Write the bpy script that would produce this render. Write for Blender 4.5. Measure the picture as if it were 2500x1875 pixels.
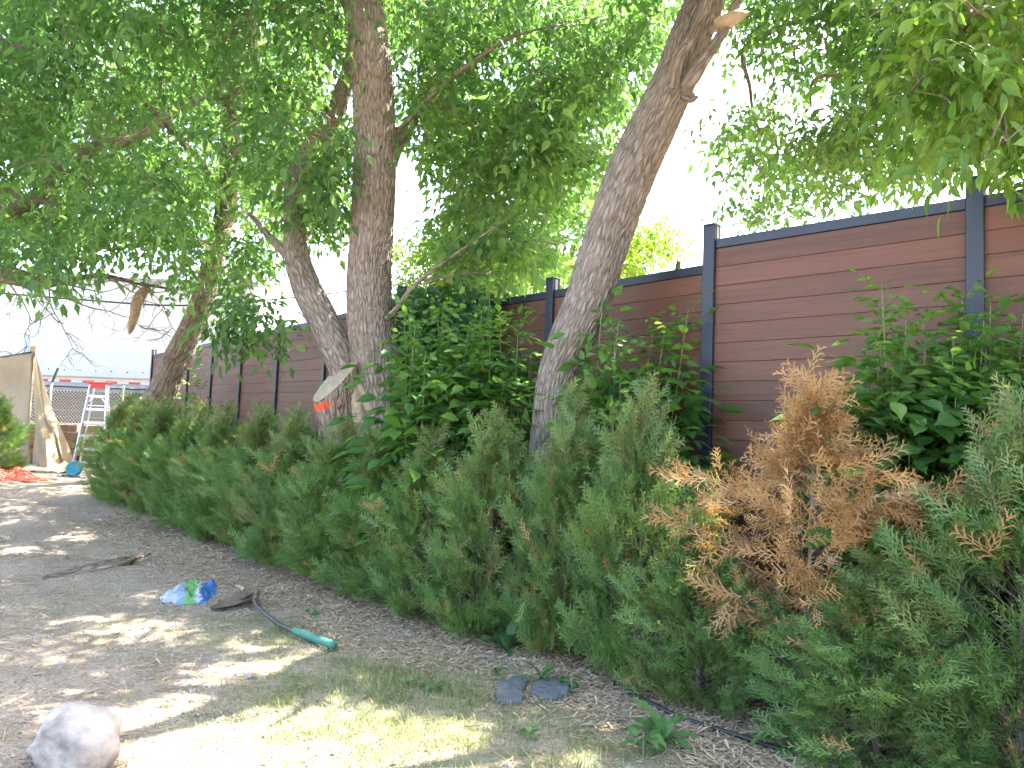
import bpy, math, random
import numpy as np
from mathutils import Vector, Matrix

for o in list(bpy.data.objects):
    bpy.data.objects.remove(o, do_unlink=True)
SC = bpy.context.scene
COL = SC.collection
R = math.radians

# ------------------------------------------------------------------ camera
FPX, CX, CY = 1878.0, 1250.0, 937.5        # focal length and centre in photo pixels (2500 x 1875)
EYE = np.array([0.0, 0.0, 1.5])
PITCH, ROLL = R(3.7), R(2.2)
_f = np.array([0, math.cos(PITCH), math.sin(PITCH)])
_r0 = np.array([1.0, 0, 0])
_u0 = np.array([0, -math.sin(PITCH), math.cos(PITCH)])
_r = _r0 * math.cos(ROLL) + _u0 * math.sin(ROLL)
_u = _u0 * math.cos(ROLL) - _r0 * math.sin(ROLL)
cam_d = bpy.data.cameras.new('camera')
cam_d.sensor_width = 36.0
cam_d.lens = 36.0 * FPX / 2500.0
cam_d.clip_start = 0.05
cam_d.clip_end = 2000
cam = bpy.data.objects.new('camera', cam_d)
COL.objects.link(cam)
M = Matrix.Identity(4)
for i in range(3):
    M[i][0], M[i][1], M[i][2], M[i][3] = _r[i], _u[i], -_f[i], EYE[i]
cam.matrix_world = M
SC.camera = cam

# ------------------------------------------------------------------ sky, sun, exposure
SUN_AZ, SUN_EL = R(60), R(58)              # azimuth measured from +Y towards +X
SUN = np.array([math.sin(SUN_AZ) * math.cos(SUN_EL), math.cos(SUN_AZ) * math.cos(SUN_EL), math.sin(SUN_EL)])
w = bpy.data.worlds.new('World'); SC.world = w; w.use_nodes = True
nt = w.node_tree
bg = nt.nodes['Background']
sky = nt.nodes.new('ShaderNodeTexSky')
sky.sky_type = 'NISHITA'; sky.sun_disc = False
sky.sun_elevation = SUN_EL; sky.sun_rotation = SUN_AZ
sky.air_density = 0.9; sky.dust_density = 4.0; sky.ozone_density = 0.6
nt.links.new(sky.outputs[0], bg.inputs[0])
bg.inputs[1].default_value = 0.15
sd = bpy.data.lights.new('sun', 'SUN'); sd.energy = 4.0; sd.angle = R(0.53); sd.color = (1.0, 0.95, 0.87)
so = bpy.data.objects.new('sun', sd); COL.objects.link(so)
so.rotation_euler = Vector(SUN).to_track_quat('Z', 'Y').to_euler()
so.location = (8, 4, 14)
SC.view_settings.view_transform = 'Standard'
SC.view_settings.look = 'None'
SC.view_settings.exposure = 3.6
SC.view_settings.gamma = 1.0
SC.view_settings.use_curve_mapping = False
SC.render.engine = 'CYCLES'
SC.cycles.max_bounces = 5
SC.cycles.transmission_bounces = 3
SC.cycles.diffuse_bounces = 3
SC.cycles.glossy_bounces = 2

rng = np.random.default_rng(7)
random.seed(7)

# ------------------------------------------------------------------ small maths
def at(px, py, d):
    return EYE + d * (_f + _r * ((px - CX) / FPX) + _u * ((CY - py) / FPX))

def proj(P):
    P = np.atleast_2d(P) - EYE
    d = P @ _f
    dd = np.where(np.abs(d) < 1e-4, 1e-4, d)
    return np.stack([CX + FPX * (P @ _r) / dd, CY - FPX * (P @ _u) / dd, d], 1)

def sstep(a, b, x):
    t = np.clip((np.asarray(x, float) - a) / (b - a), 0, 1)
    return t * t * (3 - 2 * t)

def _hash(i, j, s):
    h = (i.astype(np.int64) * 374761393 + j.astype(np.int64) * 668265263 + s * 144269504) & 0x7fffffff
    h = ((h ^ (h >> 13)) * 1274126177) & 0x7fffffff
    return ((h ^ (h >> 16)) & 0xffff) / 65535.0

def vnoise(x, y, s=0):
    x = np.asarray(x, float); y = np.asarray(y, float)
    i = np.floor(x); j = np.floor(y); u = x - i; v = y - j
    u = u * u * (3 - 2 * u); v = v * v * (3 - 2 * v)
    i = i.astype(np.int64); j = j.astype(np.int64)
    return ((_hash(i, j, s) * (1 - u) + _hash(i + 1, j, s) * u) * (1 - v) +
            (_hash(i, j + 1, s) * (1 - u) + _hash(i + 1, j + 1, s) * u) * v) * 2 - 1

def fbm(x, y, s=0, o=4):
    t = 0; a = 0.5
    for k in range(o):
        t = t + a * vnoise(x * 2 ** k, y * 2 ** k, s + k); a *= 0.5
    return t

def ground(x, y):
    """height of the yard: level by the hedge, rising towards the far end"""
    x = np.asarray(x, float); y = np.asarray(y, float)
    h = 0.48 * sstep(5.5, 15.0, y - 0.25 * x)
    h = h + 0.025 * fbm(x * 0.8, y * 0.8, 3, 3)
    dirt = sstep(-0.9, -2.2, x + 0.05 * y)
    h = h + dirt * 0.07 * fbm(x * 1.5, y * 2.2, 11, 4) * sstep(4.5, 6.0, y)
    h = h + 0.008 * fbm(x * 7, y * 7, 5, 3)
    # ruts across the bare soil
    rut = np.sin((y + 0.25 * x) * 5.2 + 1.3 * vnoise(x, y, 9))
    h = h + 0.022 * rut * dirt * sstep(5.8, 6.8, y) * (1 - sstep(9.5, 11, y))
    h = h + 0.72 * sstep(16.3, 16.6, y) * sstep(60, 17, y)   # terrace behind the timbers
    return h

def onground(px, py):
    dv = at(px, py, 1.0) - EYE
    t = 1.0
    for k in range(4000):
        p = EYE + dv * t
        if p[2] <= ground(p[0], p[1]):
            break
        t += 0.01
    return np.array([p[0], p[1], float(ground(p[0], p[1]))])

def unit(v):
    v = np.asarray(v, float)
    n = np.linalg.norm(v, axis=-1, keepdims=True)
    return v / np.where(n < 1e-9, 1, n)

def in_poly(px, py, poly):
    c = False; n = len(poly); j = n - 1
    for i in range(n):
        xi, yi = poly[i]; xj, yj = poly[j]
        if (yi > py) != (yj > py) and px < (xj - xi) * (py - yi) / (yj - yi) + xi:
            c = not c
        j = i
    return c

# ------------------------------------------------------------------ materials
MATS = {}
def newmat(name):
    m = bpy.data.materials.new(name); m.use_nodes = True
    MATS[name] = m
    return m, m.node_tree.nodes, m.node_tree.links, m.node_tree.nodes['Principled BSDF']

def N(nodes, t, **kw):
    n = nodes.new(t)
    for k, v in kw.items():
        if k.startswith('i_'):
            key = k[2:]
            n.inputs[int(key) if key.isdigit() else key].default_value = v
        else:
            setattr(n, k, v)
    return n

def ramp(nodes, stops):
    r = nodes.new('ShaderNodeValToRGB')
    e = r.color_ramp.elements
    while len(e) < len(stops):
        e.new(0.5)
    for q, (p, c) in zip(e, stops):
        q.position = p; q.color = (*c, 1) if len(c) == 3 else c
    return r

def plain(name, col, rough=0.6, metal=0.0, var=0.25, scale=6.0, bump=0.0, bscale=40.0, spec=0.5):
    m, n, l, b = newmat(name)
    tc = N(n, 'ShaderNodeTexCoord')
    nz = N(n, 'ShaderNodeTexNoise', i_Scale=scale, i_Detail=5.0, i_Roughness=0.6)
    l.new(tc.outputs['Object'], nz.inputs['Vector'])
    c = np.array(col)
    r = ramp(n, [(0.3, tuple(c * (1 - var))), (0.7, tuple(np.minimum(c * (1 + var), 1)))])
    l.new(nz.outputs[0], r.inputs[0]); l.new(r.outputs[0], b.inputs['Base Color'])
    b.inputs['Roughness'].default_value = rough; b.inputs['Metallic'].default_value = metal
    b.inputs['Specular IOR Level'].default_value = spec
    if bump:
        n2 = N(n, 'ShaderNodeTexNoise', i_Scale=bscale, i_Detail=6.0)
        l.new(tc.outputs['Object'], n2.inputs['Vector'])
        bp = N(n, 'ShaderNodeBump', i_Strength=bump, i_Distance=0.01)
        l.new(n2.outputs[0], bp.inputs['Height']); l.new(bp.outputs[0], b.inputs['Normal'])
    return m

def leafmat(name, c0, c1, c2, trans=0.45, tcol=None, rough=0.45):
    """leaf colours run c0..c2 with the leaf's own random value; light passes through"""
    m, n, l, b = newmat(name)
    a = N(n, 'ShaderNodeAttribute', attribute_name='rnd')
    oi = N(n, 'ShaderNodeObjectInfo')
    ad = N(n, 'ShaderNodeMath', operation='ADD'); fr = N(n, 'ShaderNodeMath', operation='FRACT')
    l.new(a.outputs['Fac'], ad.inputs[0]); l.new(oi.outputs['Random'], ad.inputs[1]); l.new(ad.outputs[0], fr.inputs[0])
    r = ramp(n, [(0.0, c0), (0.55, c1), (1.0, c2)])
    l.new(fr.outputs[0], r.inputs[0])
    l.new(r.outputs[0], b.inputs['Base Color'])
    b.inputs['Roughness'].default_value = rough
    b.inputs['Specular IOR Level'].default_value = 0.35
    t = N(n, 'ShaderNodeBsdfTranslucent')
    mx = N(n, 'ShaderNodeMixRGB', blend_type='MULTIPLY'); mx.inputs[0].default_value = 1.0
    l.new(r.outputs[0], mx.inputs[1]); mx.inputs[2].default_value = (*(tcol or (1.9, 1.7, 0.8)), 1)
    l.new(mx.outputs[0], t.inputs['Color'])
    s = N(n, 'ShaderNodeMixShader'); s.inputs[0].default_value = trans
    l.new(b.outputs[0], s.inputs[1]); l.new(t.outputs[0], s.inputs[2])
    l.new(s.outputs[0], n['Material Output'].inputs['Surface'])
    return m

leafmat('leaf_crown', (0.065, 0.135, 0.045), (0.095, 0.18, 0.055), (0.14, 0.235, 0.065), 0.55, (1.6, 1.75, 1.1))
leafmat('leaf_bright', (0.06, 0.14, 0.02), (0.10, 0.19, 0.03), (0.16, 0.25, 0.045), 0.5)
leafmat('leaf_sapling', (0.06, 0.15, 0.04), (0.085, 0.19, 0.048), (0.135, 0.25, 0.055), 0.5)
leafmat('leaf_vine', (0.025, 0.085, 0.025), (0.04, 0.11, 0.03), (0.05, 0.13, 0.03), 0.35)
leafmat('leaf_weed', (0.05, 0.13, 0.04), (0.07, 0.16, 0.05), (0.09, 0.18, 0.05), 0.35)
leafmat('cedar_green', (0.10, 0.19, 0.06), (0.135, 0.225, 0.066), (0.19, 0.265, 0.075), 0.32, (1.3, 1.4, 0.8))
leafmat('cedar_olive', (0.12, 0.16, 0.05), (0.155, 0.185, 0.06), (0.21, 0.21, 0.08), 0.25, (1.3, 1.3, 0.8))
leafmat('cedar_dead', (0.34, 0.195, 0.075), (0.42, 0.255, 0.105), (0.50, 0.335, 0.165), 0.3, (1.2, 1.0, 0.7), 0.75)
leafmat('grass_blade', (0.11, 0.16, 0.055), (0.17, 0.20, 0.08), (0.33, 0.30, 0.17), 0.3, (1.3, 1.3, 0.7), 0.6)
leafmat('litter', (0.22, 0.15, 0.09), (0.34, 0.245, 0.155), (0.47, 0.37, 0.26), 0.05, (1, 1, 1), 0.85)
plain('twig', (0.17, 0.125, 0.09), 0.85, var=0.3, scale=30)
plain('twig_grey', (0.26, 0.22, 0.18), 0.85, var=0.3, scale=30)
plain('cedar_wood', (0.16, 0.12, 0.09), 0.85, var=0.3, scale=30)
plain('stem_green', (0.17, 0.21, 0.09), 0.6, var=0.2, scale=20)

def barkmat(name, dark, mid, lite, scale=1.0):
    m, n, l, b = newmat(name)
    a = N(n, 'ShaderNodeAttribute', attribute_name='bk')
    f = N(n, 'ShaderNodeAttribute', attribute_name='ridge')
    mp = N(n, 'ShaderNodeMapping'); mp.inputs['Scale'].default_value = (34 * scale, 34 * scale, 8 * scale)
    l.new(a.outputs['Vector'], mp.inputs['Vector'])
    nd = N(n, 'ShaderNodeTexNoise', i_Scale=0.8, i_Detail=3.0)
    l.new(mp.outputs[0], nd.inputs['Vector'])
    mxv = N(n, 'ShaderNodeMixRGB', blend_type='LINEAR_LIGHT'); mxv.inputs[0].default_value = 0.5
    l.new(mp.outputs[0], mxv.inputs[1]); l.new(nd.outputs['Color'], mxv.inputs[2])
    vo = N(n, 'ShaderNodeTexVoronoi', feature='DISTANCE_TO_EDGE', i_Scale=1.0)
    l.new(mxv.outputs[0], vo.inputs['Vector'])
    r1 = ramp(n, [(0.0, (0, 0, 0)), (0.28, (1, 1, 1))])
    l.new(vo.outputs['Distance'], r1.inputs[0])
    n2 = N(n, 'ShaderNodeTexNoise', i_Scale=90.0, i_Detail=5.0); l.new(a.outputs['Vector'], n2.inputs['Vector'])
    n3 = N(n, 'ShaderNodeTexNoise', i_Scale=3.0, i_Detail=3.0); l.new(a.outputs['Vector'], n3.inputs['Vector'])
    h = N(n, 'ShaderNodeMath', operation='MULTIPLY_ADD', i_1=0.35); l.new(n2.outputs[0], h.inputs[0]); l.new(r1.outputs[0], h.inputs[2])
    bp = N(n, 'ShaderNodeBump', i_Strength=1.0, i_Distance=0.012)
    l.new(h.outputs[0], bp.inputs['Height']); l.new(bp.outputs[0], b.inputs['Normal'])
    cr = ramp(n, [(0.0, dark), (0.5, mid), (1.0, lite)])
    s = N(n, 'ShaderNodeMath', operation='MULTIPLY_ADD', i_1=0.45); l.new(r1.outputs[0], s.inputs[0])
    s2 = N(n, 'ShaderNodeMath', operation='MULTIPLY_ADD', i_1=0.35); l.new(f.outputs['Fac'], s2.inputs[0])
    s3 = N(n, 'ShaderNodeMath', operation='MULTIPLY_ADD', i_1=0.5, i_2=-0.1); l.new(n3.outputs[0], s3.inputs[0])
    l.new(s3.outputs[0], s2.inputs[2]); l.new(s2.outputs[0], s.inputs[2]); l.new(s.outputs[0], cr.inputs[0])
    l.new(cr.outputs[0], b.inputs['Base Color'])
    b.inputs['Roughness'].default_value = 0.9; b.inputs['Specular IOR Level'].default_value = 0.2
    return m, n, l, b, cr

barkmat('bark', (0.085, 0.064, 0.048), (0.21, 0.165, 0.13), (0.32, 0.265, 0.215))
barkmat('bark_grey', (0.08, 0.065, 0.053), (0.20, 0.165, 0.135), (0.30, 0.255, 0.21))
# stump bark with a band of sprayed orange marking paint
_m, _n, _l, _b, _cr = barkmat('bark_marked', (0.11, 0.08, 0.055), (0.24, 0.18, 0.13), (0.36, 0.29, 0.21))
_pa = N(_n, 'ShaderNodeAttribute', attribute_name='paint')
_pn = N(_n, 'ShaderNodeTexNoise', i_Scale=45.0, i_Detail=6.0)
_ba = N(_n, 'ShaderNodeAttribute', attribute_name='bk'); _l.new(_ba.outputs['Vector'], _pn.inputs['Vector'])
_ma = N(_n, 'ShaderNodeMath', operation='MULTIPLY_ADD', i_1=1.3, i_2=-0.72); _l.new(_pn.outputs[0], _ma.inputs[0])
_mb = N(_n, 'ShaderNodeMath', operation='ADD'); _l.new(_ma.outputs[0], _mb.inputs[0]); _l.new(_pa.outputs['Fac'], _mb.inputs[1])
_mr = ramp(_n, [(0.28, (0, 0, 0)), (0.5, (1, 1, 1))]); _l.new(_mb.outputs[0], _mr.inputs[0])
_mx = N(_n, 'ShaderNodeMixRGB'); _l.new(_mr.outputs[0], _mx.inputs[0]); _l.new(_cr.outputs[0], _mx.inputs[1])
_mx.inputs[2].default_value = (0.75, 0.11, 0.045, 1); _l.new(_mx.outputs[0], _b.inputs['Base Color'])
plain('cut_wood', (0.31, 0.25, 0.18), 0.8, var=0.25, scale=12, bump=0.3, bscale=60)
plain('bare_wood', (0.36, 0.27, 0.17), 0.8, var=0.3, scale=14, bump=0.4, bscale=50)

def plankmat():
    m, n, l, b = newmat('composite_board')
    tc = N(n, 'ShaderNodeTexCoord'); oi = N(n, 'ShaderNodeObjectInfo')
    mp = N(n, 'ShaderNodeMapping'); mp.inputs['Scale'].default_value = (1.3, 8, 24)
    mu = N(n, 'ShaderNodeVectorMath', operation='SCALE'); mu.inputs['Scale'].default_value = 37.0
    cb = N(n, 'ShaderNodeCombineXYZ'); l.new(oi.outputs['Random'], cb.inputs[0]); l.new(oi.outputs['Random'], cb.inputs[2])
    l.new(cb.outputs[0], mu.inputs[0])
    va = N(n, 'ShaderNodeVectorMath', operation='ADD')
    l.new(tc.outputs['Object'], mp.inputs['Vector']); l.new(mp.outputs[0], va.inputs[0]); l.new(mu.outputs[0], va.inputs[1])
    nz = N(n, 'ShaderNodeTexNoise', i_Scale=1.2, i_Detail=8.0, i_Roughness=0.65, i_Distortion=0.6)
    l.new(va.outputs[0], nz.inputs['Vector'])
    n2 = N(n, 'ShaderNodeTexNoise', i_Scale=5.0, i_Detail=6.0, i_Roughness=0.7); l.new(va.outputs[0], n2.inputs['Vector'])
    mx = N(n, 'ShaderNodeMath', operation='MULTIPLY_ADD', i_1=0.45); l.new(n2.outputs[0], mx.inputs[0])
    sc = N(n, 'ShaderNodeMath', operation='MULTIPLY', i_1=0.62); l.new(nz.outputs[0], sc.inputs[0]); l.new(sc.outputs[0], mx.inputs[2])
    r = ramp(n, [(0.30, (0.045, 0.0175, 0.0095)), (0.46, (0.098, 0.038, 0.0205)), (0.72, (0.155, 0.063, 0.034))])
    l.new(mx.outputs[0], r.inputs[0])
    hs = N(n, 'ShaderNodeHueSaturation'); l.new(r.outputs[0], hs.inputs['Color'])
    mr = N(n, 'ShaderNodeMapRange'); mr.inputs['To Min'].default_value = 0.82; mr.inputs['To Max'].default_value = 1.15
    l.new(oi.outputs['Random'], mr.inputs['Value']); l.new(mr.outputs[0], hs.inputs['Value'])
    l.new(hs.outputs[0], b.inputs['Base Color'])
    b.inputs['Roughness'].default_value = 0.55
    bp = N(n, 'ShaderNodeBump', i_Strength=0.25, i_Distance=0.003); l.new(n2.outputs[0], bp.inputs['Height'])
    l.new(bp.outputs[0], b.inputs['Normal'])
plankmat()
plain('post_metal', (0.016, 0.023, 0.040), 0.42, 0.0, 0.12, 3, 0.08, 300)
plain('post_channel', (0.30, 0.31, 0.33), 0.4, 0.6, 0.1, 5)

def groundmat():
    m, n, l, b = newmat('yard_soil')
    tc = N(n, 'ShaderNodeTexCoord')
    O = tc.outputs['Object']
    mul = N(n, 'ShaderNodeAttribute', attribute_name='mulch')
    gra = N(n, 'ShaderNodeAttribute', attribute_name='grassy')
    n1 = N(n, 'ShaderNodeTexNoise', i_Scale=2.2, i_Detail=8.0, i_Roughness=0.65); l.new(O, n1.inputs['Vector'])
    n2 = N(n, 'ShaderNodeTexNoise', i_Scale=38.0, i_Detail=6.0, i_Roughness=0.7); l.new(O, n2.inputs['Vector'])
    n3 = N(n, 'ShaderNodeTexVoronoi', i_Scale=55.0); l.new(O, n3.inputs['Vector'])
    d1 = ramp(n, [(0.3, (0.25, 0.19, 0.142)), (0.7, (0.37, 0.292, 0.225))]); l.new(n1.outputs[0], d1.inputs[0])
    d2 = ramp(n, [(0.3, (0.55, 0.55, 0.55)), (0.75, (1.2, 1.2, 1.2))]); l.new(n2.outputs[0], d2.inputs[0])
    mx = N(n, 'ShaderNodeMixRGB', blend_type='MULTIPLY'); mx.inputs[0].default_value = 0.8
    l.new(d1.outputs[0], mx.inputs[1]); l.new(d2.outputs[0], mx.inputs[2])
    # chip mulch
    c1 = ramp(n, [(0.0, (0.17, 0.115, 0.08)), (0.5, (0.29, 0.215, 0.155)), (1.0, (0.40, 0.325, 0.25))]); l.new(n3.outputs['Color'], c1.inputs[0])
    m2 = N(n, 'ShaderNodeMixRGB'); l.new(mul.outputs['Fac'], m2.inputs[0]); l.new(mx.outputs[0], m2.inputs[1]); l.new(c1.outputs[0], m2.inputs[2])
    # thatch under the grass
    g1 = ramp(n, [(0.35, (0.21, 0.185, 0.12)), (0.65, (0.32, 0.285, 0.20))]); l.new(n2.outputs[0], g1.inputs[0])
    m3 = N(n, 'ShaderNodeMixRGB'); l.new(gra.outputs['Fac'], m3.inputs[0]); l.new(m2.outputs[0], m3.inputs[1]); l.new(g1.outputs[0], m3.inputs[2])
    l.new(m3.outputs[0], b.inputs['Base Color'])
    b.inputs['Roughness'].default_value = 0.95; b.inputs['Specular IOR Level'].default_value = 0.15
    h = N(n, 'ShaderNodeMath', operation='ADD'); l.new(n2.outputs[0], h.inputs[0]); l.new(n3.outputs['Distance'], h.inputs[1])
    bp = N(n, 'ShaderNodeBump', i_Strength=0.8, i_Distance=0.02); l.new(h.outputs[0], bp.inputs['Height'])
    l.new(bp.outputs[0], b.inputs['Normal'])
groundmat()

# ------------------------------------------------------------------ mesh helpers
def mesh_np(name, V, tris=None, quads=None, mats=(), mi=None, attrs=None, smooth=False):
    me = bpy.data.meshes.new(name)
    V = np.ascontiguousarray(V, dtype=np.float32)
    loops, starts, tot = [], [], []
    p = 0
    if quads is not None and len(quads):
        q = np.asarray(quads, dtype=np.int32); loops.append(q.ravel()); starts.append(p + np.arange(len(q)) * 4); p += q.size
    if tris is not None and len(tris):
        t = np.asarray(tris, dtype=np.int32); loops.append(t.ravel()); starts.append(p + np.arange(len(t)) * 3); p += t.size
    loops = np.concatenate(loops); starts = np.concatenate(starts).astype(np.int32)
    me.vertices.add(len(V)); me.vertices.foreach_set('co', V.ravel())
    me.loops.add(len(loops)); me.loops.foreach_set('vertex_index', loops)
    me.polygons.add(len(starts)); me.polygons.foreach_set('loop_start', starts)
    for m in mats:
        me.materials.append(MATS[m])
    if mi is not None:
        me.polygons.foreach_set('material_index', np.asarray(mi, dtype=np.int32))
    me.polygons.foreach_set('use_smooth', np.full(len(starts), bool(smooth)))
    for k, a in (attrs or {}).items():
        a = np.asarray(a, dtype=np.float32)
        if a.ndim == 1:
            at_ = me.attributes.new(k, 'FLOAT', 'POINT'); at_.data.foreach_set('value', a)
        else:
            at_ = me.attributes.new(k, 'FLOAT_VECTOR', 'POINT'); at_.data.foreach_set('vector', a.ravel())
    me.update(calc_edges=True)
    return me

class MB:
    """collects vertices and faces, then becomes one mesh"""
    def __init__(s):
        s.V, s.T, s.Q, s.A, s.n = [], [], [], {}, 0
        s.tm, s.qm = [], []
    def add(s, V, tris=None, quads=None, mat=0, **attrs):
        V = np.asarray(V, float)
        if tris is not None and len(tris):
            s.T.append(np.asarray(tris) + s.n); s.tm.append(np.full(len(tris), mat))
        if quads is not None and len(quads):
            s.Q.append(np.asarray(quads) + s.n); s.qm.append(np.full(len(quads), mat))
        s.V.append(V); s.n += len(V)
        for k, a in attrs.items():
            s.A.setdefault(k, []).append(a)
        return s
    def box(s, c, size, rot=None, mat=0, bev=0.0):
        """box, bevelled on its long edges' corners by plain chamfer when bev > 0"""
        x, y, z = np.array(size) / 2.0
        if bev <= 0:
            V = np.array([[a, b, d] for a in (-x, x) for b in (-y, y) for d in (-z, z)])
            Q = [(0, 1, 3, 2), (4, 6, 7, 5), (0, 4, 5, 1), (2, 3, 7, 6), (0, 2, 6, 4), (1, 5, 7, 3)]
            T = []
        else:
            b = bev; V = []; idx = {}
            for a in (-1, 1):
                for e in (-1, 1):
                    for d in (-1, 1):
                        for ax in range(3):
                            v = np.array([a * (x - b), e * (y - b), d * (z - b)])
                            v[ax] = [a * x, e * y, d * z][ax]
                            idx[(a, e, d, ax)] = len(V); V.append(v)
            V = np.array(V); Q = []; T = []
            for sg in (-1, 1):
                Q.append([idx[(sg, e, d, 0)] for e, d in ((-1, -1), (1, -1), (1, 1), (-1, 1))])
                Q.append([idx[(e, sg, d, 1)] for e, d in ((-1, -1), (1, -1), (1, 1), (-1, 1))])
                Q.append([idx[(e, d, sg, 2)] for e, d in ((-1, -1), (1, -1), (1, 1), (-1, 1))])
            for p in (-1, 1):
                for q in (-1, 1):
                    Q.append([idx[(-1, p, q, 1)], idx[(1, p, q, 1)], idx[(1, p, q, 2)], idx[(-1, p, q, 2)]])
                    Q.append([idx[(p, -1, q, 0)], idx[(p, 1, q, 0)], idx[(p, 1, q, 2)], idx[(p, -1, q, 2)]])
                    Q.append([idx[(p, q, -1, 0)], idx[(p, q, 1, 0)], idx[(p, q, 1, 1)], idx[(p, q, -1, 1)]])
                    for d in (-1, 1):
                        T.append([idx[(p, q, d, 0)], idx[(p, q, d, 1)], idx[(p, q, d, 2)]])
        if rot is not None:
            V = V @ np.asarray(rot).T
        return s.add(V + np.asarray(c, float), tris=T, quads=Q, mat=mat)
    def bar(s, a, b, wd, th, up=(0, 0, 1), mat=0, bev=0.0):
        """rectangular bar from a to b: wd sideways, th along the 'up' side"""
        a = np.asarray(a, float); b = np.asarray(b, float); d = b - a; L = np.linalg.norm(d)
        X = d / L; Y = unit(np.cross(up, X)); Z = np.cross(X, Y)
        return s.box((a + b) / 2, (L, wd, th), np.stack([X, Y, Z], 1), mat, bev)
    def tube(s, P, r, seg=8, mat=0, cap=True, **attrs):
        V, Q, T = tube_geo(P, r, seg, cap)
        at_ = {k: np.full(len(V), v) for k, v in attrs.items()}
        return s.add(V, tris=T, quads=Q, mat=mat, **at_)
    def mesh(s, name, mats, smooth=False):
        T = np.concatenate(s.T) if s.T else None; Q = np.concatenate(s.Q) if s.Q else None
        mi = np.concatenate((s.qm if s.Q else []) + (s.tm if s.T else []))
        A = {k: np.concatenate(v) for k, v in s.A.items()}
        return mesh_np(name, np.concatenate(s.V), T, Q, mats, mi, A, smooth)
    def build(s, name, mats, parent=None, smooth=False, **kw):
        if isinstance(mats, str):
            mats = (mats,)
        return put(name, s.mesh(name, mats, smooth), parent, **kw)

def frames(P):
    P = np.asarray(P, float)
    t = np.gradient(P, axis=0); t = unit(t)
    ref = np.array([0, 0, 1.0]) if abs(t[0][2]) < 0.9 else np.array([0, 1.0, 0])
    n = unit(np.cross(t[0], ref)); Ns = [n]
    for k in range(1, len(P)):
        v = Ns[-1] - t[k] * np.dot(Ns[-1], t[k]); Ns.append(unit(v))
    Ns = np.array(Ns); Bs = np.cross(t, Ns)
    return t, Ns, Bs

def tube_geo(P, r, seg=8, cap=True):
    P = np.asarray(P, float); n = len(P)
    r = np.full(n, r) if np.isscalar(r) else np.asarray(r, float)
    t, A, B = frames(P)
    th = np.arange(seg) * 2 * math.pi / seg
    V = P[:, None] + r[:, None, None] * (np.cos(th)[None, :, None] * A[:, None] + np.sin(th)[None, :, None] * B[:, None])
    V = V.reshape(-1, 3)
    i = np.arange(n - 1)[:, None] * seg; j = np.arange(seg)[None]; j2 = (j + 1) % seg
    Q = np.stack([i + j, i + j2, i + seg + j2, i + seg + j], -1).reshape(-1, 4)
    T = []
    if cap:
        V = np.concatenate([V, P[:1], P[-1:]])
        a, b = n * seg, n * seg + 1; e = (n - 1) * seg
        T = [(a, (k + 1) % seg, k) for k in range(seg)] + [(b, e + k, e + (k + 1) % seg) for k in range(seg)]
    return V, Q, np.array(T, dtype=int).reshape(-1, 3)

def spline(P, n):
    """smooth curve through points P (m, k) sampled n times"""
    P = np.asarray(P, float); m = len(P)
    seg = np.linalg.norm(np.diff(P[:, :3], axis=0), axis=1); u = np.concatenate([[0], np.cumsum(np.maximum(seg, 1e-6))])
    T = np.gradient(P, u, axis=0) if m > 2 else np.repeat((P[1:] - P[:1]) / u[-1], 2, 0)
    x = np.linspace(0, u[-1], n); k = np.clip(np.searchsorted(u, x, side='right') - 1, 0, m - 2)
    h = (u[k + 1] - u[k])[:, None]; s = ((x - u[k])[:, None]) / h
    return ((2 * s ** 3 - 3 * s ** 2 + 1) * P[k] + (s ** 3 - 2 * s ** 2 + s) * h * T[k] +
            (-2 * s ** 3 + 3 * s ** 2) * P[k + 1] + (s ** 3 - s ** 2) * h * T[k + 1])

def put(name, me, parent=None, label=None, cat=None, group=None, kind=None, loc=None):
    o = bpy.data.objects.new(name, me); COL.objects.link(o)
    if parent is not None:
        o.parent = parent
        if loc is None:                       # mesh is in world space
            o.matrix_parent_inverse = PINV.get(parent.name, Matrix.Identity(4))
    if loc is not None:
        o.location = loc
    if label: o['label'] = label
    if cat: o['category'] = cat
    if group: o['group'] = group
    if kind: o['kind'] = kind
    return o

PINV = {}
def thing(name, label, cat, loc=(0, 0, 0), rz=0.0, group=None):
    o = bpy.data.objects.new(name, None); COL.objects.link(o)
    o.empty_display_size = 0.1
    o.location = tuple(float(v) for v in loc); o.rotation_euler = (0, 0, rz)
    PINV[o.name] = (Matrix.Translation(o.location) @ Matrix.Rotation(rz, 4, 'Z')).inverted()
    o['label'] = label; o['category'] = cat
    if group: o['group'] = group
    return o

def wpart(name, me, parent):
    """part whose mesh is given in world coordinates"""
    return put(name, me, parent)

def rel(me_or_V, o):
    return me_or_V

# ------------------------------------------------------------------ ground
HA = np.array([1.34, 3.87]); HB = np.array([-2.17, 7.15])     # front edge of the hedge
HD = unit(HB - HA); HN = np.array([HD[1], -HD[0]]) * 1.0
if HN[1] < 0: HN = -HN                                         # points from the yard to the fence
def hedge_side(x, y):
    return (x - HA[0]) * HN[0] + (y - HA[1]) * HN[1]           # < 0 in the yard
def grass_amount(x, y):
    a = np.exp(-(((x + 0.35) / 1.25) ** 2 + ((y - 4.2) / 1.35) ** 2) ** 1.5)
    b = 0.55 * np.exp(-(((x + 1.6) / 1.0) ** 2 + ((y - 5.6) / 0.5) ** 2))
    a = np.maximum(a, np.exp(-(((x - 0.2) / 1.6) ** 2 + ((y - 2.9) / 0.9) ** 2) ** 1.5))
    return np.clip(np.maximum(a, b) + 0.35 * fbm(x * 1.7, y * 1.7, 21, 3), 0, 1)
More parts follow.
